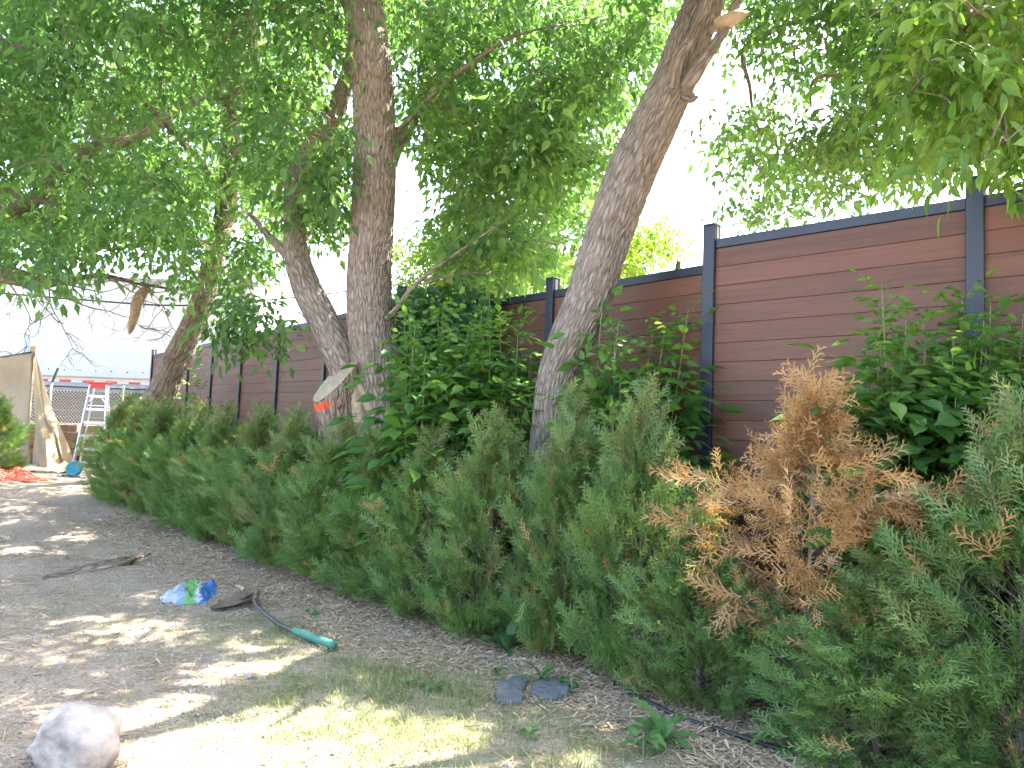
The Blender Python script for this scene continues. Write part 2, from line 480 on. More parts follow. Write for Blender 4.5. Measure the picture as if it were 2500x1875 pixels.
def mulch_amount(x, y):
    s = hedge_side(x, y) + 0.25 * fbm(x * 1.6, y * 1.6, 31, 3)
    return sstep(-0.75, -0.25, s) * (1 - sstep(9, 12, y))

gx = np.concatenate([-np.geomspace(260, 8.2, 16), np.arange(-8, 4.01, 0.05), np.geomspace(4.2, 260, 16)])
gy = np.concatenate([-np.geomspace(120, 2.0, 10), np.arange(-1.5, 2.4, 0.3), np.arange(2.5, 11.5, 0.05), np.arange(11.6, 16.2, 0.15),
                     np.arange(16.25, 16.7, 0.05), np.geomspace(17, 320, 20)])
X, Y = np.meshgrid(gx, gy)
Z = ground(X, Y)
V = np.stack([X, Y, Z], -1).reshape(-1, 3)
nx, ny = len(gx), len(gy)
ii = (np.arange(ny - 1)[:, None] * nx + np.arange(nx - 1)[None]).ravel()
Q = np.stack([ii, ii + 1, ii + nx + 1, ii + nx], 1)
g_at = {'mulch': mulch_amount(V[:, 0], V[:, 1]), 'grassy': 0.75 * grass_amount(V[:, 0], V[:, 1]) * (np.abs(V[:, 0]) < 6) * (V[:, 1] < 9)}
put('ground', mesh_np('ground', V, None, Q, ['yard_soil'], None, g_at, True), kind='structure')

# ------------------------------------------------------------------ fence
def hor(px):                       # image row of the horizon at column px
    return CY + FPX * math.tan(PITCH) + (px - CX) * math.tan(ROLL)
def post_xy(px, d):
    p = at(px, hor(px), d); return np.array([p[0], p[1]])
p0 = post_xy(1727, 6.0); pm1 = post_xy(2384, 4.72); p1 = post_xy(1337, 7.39)
step = unit(pm1 - p0) * 1.83
chain = [(pm1 + 2 * step, 3.09), (pm1 + step, 3.09), (pm1, 3.09), (p0, 3.09)]
left = [(p0, 2.90), (p1, 2.90), (post_xy(1115, 8.45), 2.90), (post_xy(965, 8.3), 2.93)]
L1 = post_xy(788, 10.06); st = np.array([-1.072, 1.482])
for k in range(7):
    left.append((L1 + st * k, 2.93 + 0.03 * k))
segs = [(chain[i], chain[i + 1]) for i in range(len(chain) - 1)] + [(left[i], left[i + 1]) for i in range(len(left) - 1)]
fence = thing('composite_fence', 'tall brown composite board fence with dark metal posts and top rail', 'fence', (p0[0], p0[1], 0))

# one board: bevelled edges so the joints are real grooves, with a tongue that closes them
bm_ = MB()
def board_mesh():
    b = MB(); h, t, c = 0.1485, 0.03, 0.0028
    prof = [(-t / 2, -h / 2 + c), (-t / 2 + c, -h / 2), (t / 2 - c, -h / 2), (t / 2, -h / 2 + c), (t / 2, h / 2 - c), (t / 2 - c, h / 2), (-t / 2 + c, h / 2), (-t / 2, h / 2 - c)]
    n = len(prof)
    V = [(x, y, z) for x in (-0.5, 0.5) for y, z in prof]
    Q = [(i, (i + 1) % n, n + (i + 1) % n, n + i) for i in range(n)]
    T = [(0, k, k + 1) for k in range(1, n - 1)] + [(n, n + k + 1, n + k) for k in range(1, n - 1)]
    b.add(V, tris=T, quads=Q)
    b.box((0, 0, h / 2 + 0.004), (0.998, 0.012, 0.012))
    return b.mesh('plank', ('composite_board',))
BOARD = board_mesh()
def post_mesh():
    b = MB()
    b.box((0, 0, 0.5), (0.1, 0.1, 1.0), bev=0.0)
    return b
posts_done = {}
for (A, za), (B, zb) in segs:
    dvec = B - A; L = np.linalg.norm(dvec); ang = math.atan2(dvec[1], dvec[0]); dn = dvec / L
    zt = (za + zb) / 2
    for (P, zz) in ((A, za), (B, zb)):
        key = (round(P[0], 2), round(P[1], 2))
        if key in posts_done: continue
        posts_done[key] = 1
        top = zz + 0.11 if key != (round(p0[0], 2), round(p0[1], 2)) else 3.09 + 0.11
        base = float(ground(*P)) - 0.3
        b = MB(); ca, sa = math.cos(ang), math.sin(ang); Rm = np.array([[ca, -sa, 0], [sa, ca, 0], [0, 0, 1]])
        b.box((P[0], P[1], (top + base) / 2), (0.1, 0.1, top - base), Rm, 0, 0.004)
        b.box((P[0], P[1], top + 0.008), (0.106, 0.106, 0.016), Rm, 0, 0.004)
        po = b.build('post', 'post_metal', fence)
        # open channel showing above the rail on the sides
        for s in (-1, 1):
            c = MB(); q = P + dn * s * 0.0515
            c.box((q[0], q[1], top - 0.055), (0.003, 0.03, 0.10), Rm)
            put('channel', c.mesh('channel', ('post_channel',)), po)
    # rail along the top
    a2 = A + dn * 0.052; b2 = B - dn * 0.052
    b = MB(); b.bar((a2[0], a2[1], za - 0.0375), (b2[0], b2[1], zb - 0.0375), 0.052, 0.075, bev=0.004)
    b.build('top_rail', 'post_metal', fence)
    slope = math.atan2(zb - za, L)
    mid = (A + B) / 2
    gmin = min(float(ground(*A)), float(ground(*B)))
    for k in range(21):
        zc = zt - 0.075 - 0.0755 - 0.15 * k
        if zc < gmin - 0.1: break
        o = bpy.data.objects.new('plank', BOARD); COL.objects.link(o)
        o.parent = fence
        o.location = (mid[0] - p0[0], mid[1] - p0[1], zc); o.rotation_euler = (0, -slope, ang); o.scale = (L - 0.09, 1, 1)

# ------------------------------------------------------------------ trees: trunks and limbs
def vor_edge(u, v, nu, seed):
    """second minus first nearest distance on a jittered grid that wraps in u"""
    i = np.floor(u).astype(int); j = np.floor(v).astype(int)
    d1 = np.full(u.shape, 9.0); d2 = np.full(u.shape, 9.0)
    for a in (-1, 0, 1):
        for b in (-1, 0, 1):
            ci = i + a; cj = j + b; cw = np.mod(ci, nu)
            fx = ci + 0.15 + 0.7 * _hash(cw, cj, seed); fy = cj + 0.15 + 0.7 * _hash(cw, cj, seed + 7)
            d = np.hypot(u - fx, v - fy)
            n1 = np.minimum(d1, d); d2 = np.minimum(np.maximum(d1, d), d2); d1 = n1
    return d2 - d1

def trunk_geo(P, r, seg, rows, amp=0.012, cell=0.036, seed=1, lump=0.03, aspect=6.5):
    """bark-ridged trunk through P (m,3) with radii r"""
    C = spline(np.column_stack([P, r]), rows)
    P, r = C[:, :3], np.maximum(C[:, 3], 0.004)
    t, A, B = frames(P)
    ln = np.concatenate([[0], np.cumsum(np.linalg.norm(np.diff(P, axis=0), axis=1))])
    th = np.arange(seg) * 2 * math.pi / seg
    TH, LN = np.meshgrid(th, ln); RR = np.repeat(r[:, None], seg, 1)
    rm = float(np.median(r)); nu = max(6, int(round(2 * math.pi * rm / cell)))
    wob = 0.55 * vnoise(np.cos(TH) * 2 + LN * 3, np.sin(TH) * 2 + 11, seed + 3)
    U = TH / (2 * math.pi) * nu + wob + 0.9 * vnoise(LN * 2.2, np.zeros_like(LN), seed + 4)
    Vv = LN / (cell * aspect) + 0.5 * vnoise(np.cos(TH) * 3 + 5, np.sin(TH) * 3 + LN * 6, seed + 5)
    e = vor_edge(np.mod(U, nu), Vv, nu, seed)
    ridge = sstep(0.02, 0.34, e)
    low = vnoise(np.cos(TH) * 1.6 + 7, np.sin(TH) * 1.6 + LN * 1.3, seed + 6)
    fine = vnoise(U * 3, Vv * 6, seed + 8)
    amp_ = np.minimum(amp, RR * 0.09)
    rad = RR * (1 + lump * low) + amp_ * (ridge - 0.75) + amp_ * 0.22 * fine
    V = P[:, None] + rad[..., None] * (np.cos(TH)[..., None] * A[:, None] + np.sin(TH)[..., None] * B[:, None])
    bk = np.stack([rm * np.cos(TH), rm * np.sin(TH), LN], -1)
    V = V.reshape(-1, 3)
    i = np.arange(rows - 1)[:, None] * seg; j = np.arange(seg)[None]; j2 = (j + 1) % seg
    Q = np.stack([i + j, i + j2, i + seg + j2, i + seg + j], -1).reshape(-1, 4)
    return V, Q, bk.reshape(-1, 3), ridge.ravel()

DOFF = 0.0
def pts(L):
    """[(px, py, depth, width_px)] -> points and radii"""
    P = np.array([at(a, b, d + DOFF) for a, b, d, w in L]); r = np.array([0.5 * w * (d + DOFF) / FPX for a, b, d, w in L])
    return P, r

def limb(parent, name, L, seg=24, mat='bark', dens=0.02, seed=1, amp=0.008, extra=None, **kw):
    P, r = pts(L) if extra is None else extra
    length = np.linalg.norm(np.diff(P, axis=0), axis=1).sum()
    rows = max(8, int(length / dens))
    V, Q, bk, rg = trunk_geo(P, r, seg, rows, amp=amp, seed=seed, **kw)
    o = put(name, mesh_np(name, V, None, Q, [mat], None, {'bk': bk, 'ridge': rg}, True), parent)
    C = spline(np.column_stack([P, r]), max(6, int(length / 0.15)))
    return C

def base_pt(px, d, dz=0.0):
    p = at(px, hor(px), d); return np.array([p[0], p[1], float(ground(p[0], p[1])) + dz])

TREES = {}
DOFF = 0.6
# --- the big straight trunk with a second stem and a sawn third stem
b1 = base_pt(978, 8.0)
t1 = thing('boxelder_tree', 'big straight brown trunk with a leaning second stem and a sawn stub', 'tree', b1)
P, r = pts([(960, 1090, 7.4, 128), (945, 1010, 7.4, 122), (925, 905, 7.4, 118), (906, 800, 7.4, 113), (901, 690, 7.4, 108), (908, 560, 7.4, 104),
            (914, 440, 7.42, 104), (911, 226, 7.45, 99), (888, 0, 7.5, 93), (872, -180, 7.6, 84), (880, -400, 7.8, 66), (905, -700, 8.1, 40), (930, -1000, 8.3, 16)])
P = np.vstack([[b1 + (0.02, 0.0, -0.25), b1 + (0.0, 0, 0.25)], P]); r = np.concatenate([[0.36, 0.285], r])
N1 = [limb(t1, 'trunk', None, 100, 'bark', 0.02, 3, 0.009, (P, r), cell=.03, lump=.015)]
P, r = pts([(885, 1000, 7.42, 88), (838, 890, 7.5, 80), (795, 795, 7.6, 75), (748, 700, 7.75, 70), (728, 640, 7.85, 62), (718, 540, 8.0, 50), (722, 430, 8.1, 44),
            (757, 360, 8.2, 42), (797, 312, 8.3, 42), (848, 185, 8.5, 38), (880, 40, 8.7, 32), (890, -160, 8.9, 24), (900, -380, 9.0, 12)])
P = np.vstack([[b1 + (-0.1, 0.05, 0.1)], P]); r = np.concatenate([[0.2], r])
N1.append(limb(t1, 'second_stem', None, 72, 'bark', 0.022, 9, 0.008, (P, r), cell=.03, lump=.015))
N1.append(limb(t1, 'limb', [(728, 640, 7.85, 30), (690, 610, 7.9, 24), (655, 575, 8.0, 18), (610, 520, 8.1, 10)], 12, seed=4))
N1.append(limb(t1, 'limb', [(925, 790, 7.36, 18), (958, 765, 7.2, 15), (1010, 700, 7.0, 11), (1050, 665, 6.9, 9), (1110, 622, 6.8, 7), (1200, 560, 6.7, 4), (1260, 520, 6.7, 2)], 10, 'bark', seed=5))
N1.append(limb(t1, 'limb', [(1035, 692, 6.95, 7), (1090, 675, 6.9, 6), (1145, 668, 6.9, 4), (1220, 665, 6.9, 2)], 8, 'bark', seed=6))
N1.append(limb(t1, 'limb', [(930, 360, 7.5, 15), (985, 305, 7.5, 12), (1098, 194, 7.4, 11), (1170, 140, 7.4, 10), (1240, 95, 7.4, 8), (1300, 75, 7.4, 6), (1380, 60, 7.4, 4)], 10, seed=7))
N1.append(limb(t1, 'limb', [(915, 540, 7.7, 34), (965, 370, 8.3, 32), (1040, 240, 8.7, 32), (1111, 136, 8.9, 31), (1180, 0, 9.2, 28), (1235, -150, 9.5, 20), (1270, -320, 9.7, 8)], 24, seed=8))
N1.append(limb(t1, 'limb', [(880, 60, 7.55, 44), (840, -40, 7.6, 40), (790, -180, 7.5, 32), (700, -380, 7.2, 22), (600, -600, 7.0, 8)], 20, seed=10))
N1.append(limb(t1, 'limb', [(900, -40, 7.5, 40), (980, -150, 7.2, 34), (1080, -330, 6.6, 24), (1180, -520, 6.0, 8)], 20, seed=12))

# sawn stem: slanting cut, orange paint band, bare torn strip on its right side
def sawn_stem():
    base = base_pt(850, 7.9)
    Pc = [base + (0, 0, -0.1), at(842, 1130, 7.9), at(830, 1040, 7.88), at(822, 960, 7.86), at(818, 880, 7.84)]
    Pc = np.array(Pc); rr = np.array([0.30, 0.25, 0.235, 0.235, 0.235])
    rows, seg = 150, 120
    V, Q, bk, rg = trunk_geo(Pc, rr, seg, rows, amp=0.018, cell=0.05, seed=21, lump=0.05)
    # slanting cut plane, low at the left, high at the right, tipped towards the yard
    a = at(768, 968, 7.86); c = at(852, 897, 7.86)
    ex = unit(c - a); nrm = unit(np.cross(ex, np.array([0.10, 1.0, 0.85])))
    if nrm[2] < 0: nrm = -nrm
    G = V.reshape(rows, seg, 3).copy()
    d = (G - a) @ nrm
    up = unit(Pc[-1] - Pc[-2]); k = up @ nrm
    G = np.where(d[..., None] > 0, G - (d / k)[..., None] * up, G)
    V = G.reshape(-1, 3)
    pr = proj(V)
    paint = np.exp(-((pr[:, 1] - (990 - 0.16 * (pr[:, 0] - 790))) / 17) ** 2) * (0.62 - 0.26 * sstep(792, 815, pr[:, 0])) * (pr[:, 0] < 862)
    o = put('cut_stem', mesh_np('cut_stem', V, None, Q, ['bark_marked'], None, {'bk': bk, 'ridge': rg, 'paint': paint}, True), t1)
    o['label'] = 'sawn off stem stub with slanting cut and orange paint mark'
    ring = G[-1]                              # the stem's own outline on the cut plane
    cen = ring.mean(0)
    Vr = np.vstack([cen + (ring - cen) * 0.985 + nrm * 0.004, cen + (ring - cen) * 0.55 + nrm * 0.008, [cen + nrm * 0.009], cen + (ring - cen) * 0.985 - nrm * 0.03])
    j = np.arange(seg); j2 = (j + 1) % seg
    T = np.stack([np.full(seg, 2 * seg), seg + j, seg + j2], 1)
    Qr = np.vstack([np.stack([j, j2, seg + j2, seg + j], 1), np.stack([2 * seg + 1 + j, 2 * seg + 1 + j2, j2, j], 1)])
    put('cut_face', mesh_np('cut_face', Vr, T, Qr, ['cut_wood']), o)
    # torn pale wood running down between the stub and the trunk
    S = [(850, 905, 7.86 - DOFF, 8), (866, 945, 7.84 - DOFF, 34), (880, 990, 7.82 - DOFF, 50), (896, 1045, 7.80 - DOFF, 52), (914, 1095, 7.78 - DOFF, 46), (935, 1140, 7.76 - DOFF, 26)]
    Ps, rs = pts(S)
    Vs, Qs, bs, gs = trunk_geo(Ps, rs, 60, 110, amp=0.03, cell=0.035, seed=33, lump=0.3, aspect=6)
    put('torn_wood', mesh_np('torn_wood', Vs, None, Qs, ['bare_wood'], None, None, True), o)
sawn_stem()
TREES['t1'] = (t1, np.vstack(N1))

DOFF = 0.0
# --- the leaning trunk
b2 = base_pt(1338, 6.25)
t2 = thing('leaning_boxelder_tree', 'thick grey trunk leaning right in front of the fence with a broken limb stub', 'tree', b2)
P, r = pts([(1342, 1120, 6.25, 104), (1349, 1035, 6.25, 102), (1362, 925, 6.25, 101), (1400, 817, 6.25, 110), (1430, 750, 6.25, 114), (1466, 633, 6.25, 115), (1508, 510, 6.25, 117),
            (1548, 407, 6.25, 118), (1598, 300, 6.25, 114), (1645, 200, 6.25, 106), (1690, 80, 6.3, 100), (1722, 0, 6.3, 94), (1790, -160, 6.3, 80), (1860, -380, 6.2, 60), (1900, -650, 6.1, 36), (1890, -900, 6.0, 12)])
P = np.vstack([[b2 + (0, 0, -0.25), b2 + (0, 0, 0.2)], P]); r = np.concatenate([[0.27, 0.2], r])
N2 = [limb(t2, 'trunk', None, 100, 'bark_grey', 0.02, 41, 0.009, (P, r), cell=.03, lump=.015)]
N2.append(limb(t2, 'limb', [(1655, 225, 6.18, 46), (1690, 190, 6.05, 38), (1716, 150, 6.0, 30), (1745, 110, 6.0, 26), (1775, 60, 6.0, 24), (1800, 0, 6.0, 22), (1850, -120, 5.9, 17), (1900, -260, 5.8, 6)], 20, 'bark_grey', seed=42))
N2.append(limb(t2, 'limb', [(1640, 210, 6.1, 40), (1655, 150, 6.0, 30), (1690, 90, 6.0, 27), (1720, 20, 6.0, 26), (1740, -80, 6.0, 22), (1700, -260, 5.8, 9)], 20, 'bark_grey', seed=43))
P, r = pts([(1655, 230, 6.2, 40), (1680, 235, 6.1, 30), (1694, 240, 6.05, 18), (1704, 236, 6.05, 5)])
N2.append(limb(t2, 'broken_stub', None, 20, 'bark_grey', 0.01, 44, 0.012, (P, r)))
P, r = pts([(1735, 75, 6.12, 14), (1765, 55, 6.0, 34), (1800, 40, 5.95, 30), (1830, 30, 5.95, 4)])
limb(t2, 'broken_stub', None, 20, 'bare_wood', 0.01, 45, 0.014, (P, r))
N2.append(limb(t2, 'limb', [(1800, -180, 6.3, 50), (1900, -260, 6.6, 42), (2080, -380, 7.0, 30), (2250, -520, 7.4, 8)], 20, 'bark_grey', seed=46))
N2.append(limb(t2, 'limb', [(1760, -100, 6.3, 44), (1680, -240, 6.6, 36), (1560, -400, 7.0, 26), (1450, -560, 7.4, 8)], 20, 'bark_grey', seed=47))
TREES['t2'] = (t2, np.vstack(N2))

# --- the far left trunk that leans and forks
b3 = base_pt(352, 13.0)
t3 = thing('forked_boxelder_tree', 'trunk leaning over the hedge by the white trailer and forking high in the leaves', 'tree', b3)
P, r = pts([(352, 1075, 13, 86), (368, 1010, 13, 80), (394, 961, 13, 68), (426, 889, 13, 64), (460, 817, 13, 57), (484, 763, 13, 55), (515, 660, 12.9, 52),
            (540, 560, 12.8, 48), (555, 485, 12.8, 46), (562, 380, 12.7, 46), (564, 290, 12.7, 48), (572, 225, 12.6, 52), (600, 130, 12.5, 46), (622, 0, 12.3, 38), (636, -140, 12.0, 30), (620, -330, 11.7, 20), (600, -520, 11.4, 7)])
P = np.vstack([[b3 + (0, 0, -0.2)], P]); r = np.concatenate([[0.34], r])
N3 = [limb(t3, 'trunk', None, 64, 'bark', 0.02, 51, 0.018, (P, r), cell=0.06)]
def l3(L, seg=14, seed=1, **k): N3.append(limb(t3, 'limb', L, seg, 'bark', 0.03, seed, 0.008, **k))
l3([(563, 300, 12.7, 40), (548, 205, 12.5, 36), (523, 127, 12.3, 32), (503, 45, 12.1, 24), (494, -80, 11.9, 18), (470, -260, 11.6, 6)], 24, 52)
l3([(598, 140, 12.5, 26), (645, 122, 12.2, 24), (700, 85, 12.0, 21), (765, 5, 11.8, 17), (820, -120, 11.5, 6)], 14, 53)
l3([(560, 520, 12.8, 22), (530, 455, 12.5, 18), (498, 405, 12.2, 17), (430, 330, 11.8, 16), (367, 261, 11.5, 17), (329, 223, 11.3, 15), (261, 114, 11.0, 14), (169, 34, 10.6, 12), (60, -60, 10.3, 6)], 14, 54)
l3([(565, 225, 12.6, 34), (500, 232, 12.2, 32), (440, 262, 11.9, 32), (380, 300, 11.6, 34), (320, 335, 11.3, 36), (250, 352, 11.0, 34), (170, 400, 10.8, 32), (90, 480, 10.6, 38), (30, 515, 10.4, 34), (-60, 520, 10.2, 22)], 20, 55)
l3([(563, 560, 12.8, 16), (500, 590, 12.3, 13), (420, 585, 12.0, 11), (330, 600, 11.6, 8), (250, 615, 11.3, 4)], 10, 56)
l3([(169, 34, 10.6, 9), (120, 60, 10.3, 8), (40, 115, 10.0, 6), (-40, 140, 9.8, 3)], 8, 57)
TREES['t3'] = (t3, np.vstack(N3))

# --- tree whose trunk stands left of the view; only its boughs hang in
b4 = base_pt(-420, 10.2)
t4 = thing('spreading_boxelder_tree', 'low dead boughs and leaves of a tree reaching across above the tan tarp', 'tree', b4)
top4 = at(-420, 200, 10.2)
N4 = [limb(t4, 'trunk', None, 40, 'bark', 0.03, 61, 0.015, (np.array([b4 + (0, 0, -.2), b4 + (0, 0, .5), at(-420, 700, 10.2), top4, at(-380, -200, 10.2), at(-330, -600, 10.0)]), np.array([.34, .28, .24, .2, .13, .04])), cell=0.06)]
def l4(L, seg=14, seed=1, mat='bark'): N4.append(limb(t4, 'limb', L, seg, mat, 0.03, seed, 0.008))
l4([(-415, 560, 10.2, 60), (-250, 600, 10.2, 56), (-100, 640, 10.2, 54), (-10, 662, 10.2, 52), (40, 676, 10.2, 44), (95, 690, 10.2, 34), (150, 688, 10.3, 16), (240, 672, 10.4, 12), (330, 690, 10.6, 9), (420, 706, 10.8, 5)], 24, 62)
l4([(-410, 300, 10.2, 50), (-280, 250, 9.8, 44), (-120, 180, 9.4, 32), (40, 120, 9.0, 20), (180, 70, 8.8, 6)], 18, 63)
l4([(-410, 100, 10.2, 44), (-250, -60, 10.0, 34), (-80, -180, 9.8, 24), (120, -300, 9.5, 7)], 16, 64)
l4([(-415, 420, 10.2, 44), (-300, 420, 9.6, 40), (-150, 430, 9.0, 30), (20, 470, 8.6, 18), (140, 500, 8.4, 6)], 16, 65)
TREES['t4'] = (t4, np.vstack(N4))

# --- tree behind the fence on the right; its boughs come over the top rail
b5 = np.array([5.9, 6.6, float(ground(5.9, 6.6))])
t5 = thing('overhanging_boxelder_tree', 'leafy boughs hanging over the top rail of the fence beside the tall post', 'tree', b5)
N5 = [limb(t5, 'trunk', None, 40, 'bark', 0.03, 71, 0.014, (np.array([b5 + (0, 0, -.2), b5 + (0, 0, 1), b5 + (-.1, 0, 3), b5 + (-.3, 0, 5), b5 + (-.5, 0.2, 8)]), np.array([.3, .25, .21, .16, .05])), cell=0.06)]
def l5(P, r, seed): N5.append(limb(t5, 'limb', None, 14, 'bark', 0.03, seed, 0.006, (np.array(P), np.array(r))))
l5([b5 + (-.1, 0, 3.4), at(2650, 40, 6.6), at(2420, 40, 6.8), at(2200, 30, 7.0), at(2020, 40, 7.2), at(1880, 70, 7.3)], [.10, .085, .07, .05, .03, .012], 72)
l5([at(2240, 28, 6.95), at(2180, 90, 6.8), at(2120, 170, 6.8), at(1985, 200, 6.9), at(1980, 270, 6.9)], [.03, .022, .017, .013, .008], 73)
l5([at(1900, 65, 7.3), at(1815, 130, 7.4), at(1830, 210, 7.4), at(1845, 300, 7.4), at(1860, 330, 7.4)], [.03, .024, .018, .012, .006], 74)
l5([b5 + (-.1, 0, 3.0), at(2750, 60, 5.4), at(2580, 60, 4.4), at(2440, 70, 3.9), at(2330, 110, 3.7), at(2250, 160, 3.6)], [.10, .08, .05, .03, .018, .006], 75)
l5([b5 + (-.3, 0, 5), at(2500, -350, 6.2), at(2250, -500, 5.6), at(2000, -640, 5.0)], [.12, .09, .06, .02], 76)
l5([at(2480, 65, 4.05), at(2470, 170, 3.8), at(2440, 290, 3.6), at(2400, 390, 3.5)], [.02, .014, .009, .004], 77)
TREES['t5'] = (t5, np.vstack(N5))

# --- trees beyond the fence
def back_tree(name, label, x, y, h, seed):
    b = np.array([x, y, float(ground(x, y))])
    t = thing(name, label, 'tree', b)
    P = np.array([b + (0, 0, -.2), b + (.05, 0, h * .3), b + (-.1, .1, h * .6), b + (.1, 0, h)])
    C = [limb(t, 'trunk', None, 20, 'bark', 0.05, seed, 0.01, (P, np.array([.2, .16, .1, .03])), cell=0.06)]
    rg = np.random.default_rng(seed)
    for k in range(7):
        a = k * 2.4; z = h * (0.35 + 0.08 * k); q = b + (0, 0, z); L = 1.6 - 0.1 * k
        C.append(limb(t, 'limb', None, 8, 'bark', 0.08, seed + k, 0.005, (np.array([q, q + (L * .5 * math.cos(a), L * .5 * math.sin(a), .35), q + (L * math.cos(a), L * math.sin(a), .5)]), np.array([.06, .04, .015]))))
    return t, np.vstack(C)
TREES['t6'] = back_tree('young_maple_tree', 'sunlit yellow green tree behind the fence between the two big trunks', -0.4, 12.6, 4.6, 81)
TREES['t7'] = back_tree('low_maple_tree', 'small bright tree behind the fence just right of the leaning trunk', 1.95, 9.6, 3.6, 91)

# ------------------------------------------------------------------ leaves
def leaflet(nfold=True, w=0.2, fine=False):
    """pointed leaflet along +x, unit length, folded on its midrib and drooping"""
    if fine:
        xs = [0, .16, .36, .58, .8, 1.0]; ws = [0, .70, 1.0, .74, .30, 0]
        mid = [(x, 0, -0.16 * x * x) for x in xs]
        V = list(mid)
        T = []
        for s in (1, -1):
            base = len(V)
            for k in range(1, 5):
                jag = 0.10 * (1 if k % 2 else -0.4)
                V.append((xs[k] + 0.02, s * w * (ws[k] + jag), -0.16 * xs[k] ** 2 + 0.05 * ws[k]))
            e = [base + k for k in range(4)]
            f = [(0, 1, e[0]), (1, 2, e[1]), (1, e[1], e[0]), (2, 3, e[2]), (2, e[2], e[1]), (3, 4, e[3]), (3, e[3], e[2]), (4, 5, e[3])]
            T += f if s < 0 else [(a, c, b) for a, b, c in f]
        return np.array(V, float), np.array(T)
    V = [(0, 0, 0), (.5, 0, -.03), (1, 0, -.18), (.36, w, .05), (.36, -w, .05)]
    T = [(0, 1, 3), (1, 2, 3), (0, 4, 1), (1, 4, 2)]
    return np.array(V, float), np.array(T)

def compound(size=0.09, n_pairs=2, fine=False, w=0.2, seed=0):
    """compound leaf: stalk and paired leaflets, stalk along +x, blade facing +z, drooping"""
    rg = np.random.default_rng(seed)
    lv, lt = leaflet(w=w, fine=fine)
    V, T, n = [], [], 0
    stalk = size * (0.9 + 0.75 * n_pairs)
    def addl(px, ang, sc, tilt):
        nonlocal n
        ca, sa = math.cos(ang), math.sin(ang); ct, st = math.cos(tilt), math.sin(tilt)
        Rz = np.array([[ca, -sa, 0], [sa, ca, 0], [0, 0, 1]]); Ry = np.array([[ct, 0, st], [0, 1, 0], [-st, 0, ct]])
        roll = rg.normal(0, .25); Rx = np.array([[1, 0, 0], [0, math.cos(roll), -math.sin(roll)], [0, math.sin(roll), math.cos(roll)]])
        v = (lv * sc) @ (Rz @ Ry @ Rx).T + np.array([px, 0, -0.25 * px * px / stalk])
        V.append(v); T.append(lt + n); n += len(v)
    for k in range(n_pairs):
        px = size * (0.55 + 0.75 * k)
        for s in (-1, 1):
            addl(px, s * (1.05 + rg.normal(0, .12)), size * (0.82 + rg.normal(0, .06)), 0.45 + rg.normal(0, .2))
    addl(stalk, rg.normal(0, .1), size * 1.1, 0.5)
    hw = size * 0.018 if fine else size * 0.03
    m = stalk / 2
    S = np.array([(0, hw, 0), (0, -hw, 0), (m, hw, -.0625 * stalk), (m, -hw, -.0625 * stalk), (stalk, 0, -0.25 * stalk)])
    V.append(S); T.append(np.array([(0, 1, 2), (1, 3, 2), (2, 3, 4)]) + n)
    return np.concatenate(V), np.concatenate(T)

def orient(d, up, roll=None):
    """rotation matrices (m,3,3) with x along d and z near up"""
    x = unit(d); y = unit(np.cross(up, x)); z = np.cross(x, y)
    if roll is not None:
        c, s = np.cos(roll)[:, None], np.sin(roll)[:, None]
        y, z = y * c + z * s, -y * s + z * c
    return np.stack([x, y, z], -1)

def scatter(Tv, Tt, pos, Rm, sc):
    m, n = len(pos), len(Tv)
    V = np.einsum('mij,nj->mni', Rm, Tv) * sc[:, None, None] + pos[:, None]
    T = (np.asarray(Tt)[None] + (np.arange(m) * n)[:, None, None]).reshape(-1, 3)
    return V.reshape(-1, 3), T

# gaps in the canopy: where the sun comes down onto the yard (centre and half size on the ground)
PATCH = []
def patch(px, py, rx, ry, keep=0.04):
    p = onground(px, py); PATCH.append((p[0], p[1], rx, ry, keep))
patch(770, 1830, .60, .26); patch(640, 1885, .6, .3); patch(960, 1860, .32, .2); patch(520, 1665, .2, .16); patch(640, 1625, .2, .10); patch(600, 1745, .2, .08)
patch(375, 1560, .13, .09); patch(20, 1612, .13, .08); patch(330, 1795, .18, .12); patch(200, 1770, .2, .15)
patch(150, 1318, .2, .12); patch(30, 1345, .26, .1); patch(330, 1362, .14, .07); patch(325, 1448, .10, .06); patch(1180, 1620, .09, .06); patch(1350, 1740, .10, .06)
patch(110, 1235, .2, .1); patch(1480, 1770, .1, .06)
PATCH.append((0.75, 4.25, .16, .12, .05)); PATCH.append((0.2, 5.0, .10, .10, .1)); PATCH.append((-0.9, 6.1, .10, .1, .1))
def sun_keep(P, rg, mg=.1):
    t = (P[:, 2] - 0.1) / SUN[2]
    gx_, gy_ = P[:, 0] - SUN[0] * t, P[:, 1] - SUN[1] * t
    k = np.ones(len(P))
    for x, y, rx, ry, kp in PATCH:
        m_ = mg if rx > .3 else mg * .45
        d = ((gx_ - x) / (rx + m_)) ** 2 + ((gy_ - y) / (ry + m_)) ** 2
        k = np.where(d < 1, np.minimum(k, kp), k)
    return rg.random(len(P)) < k

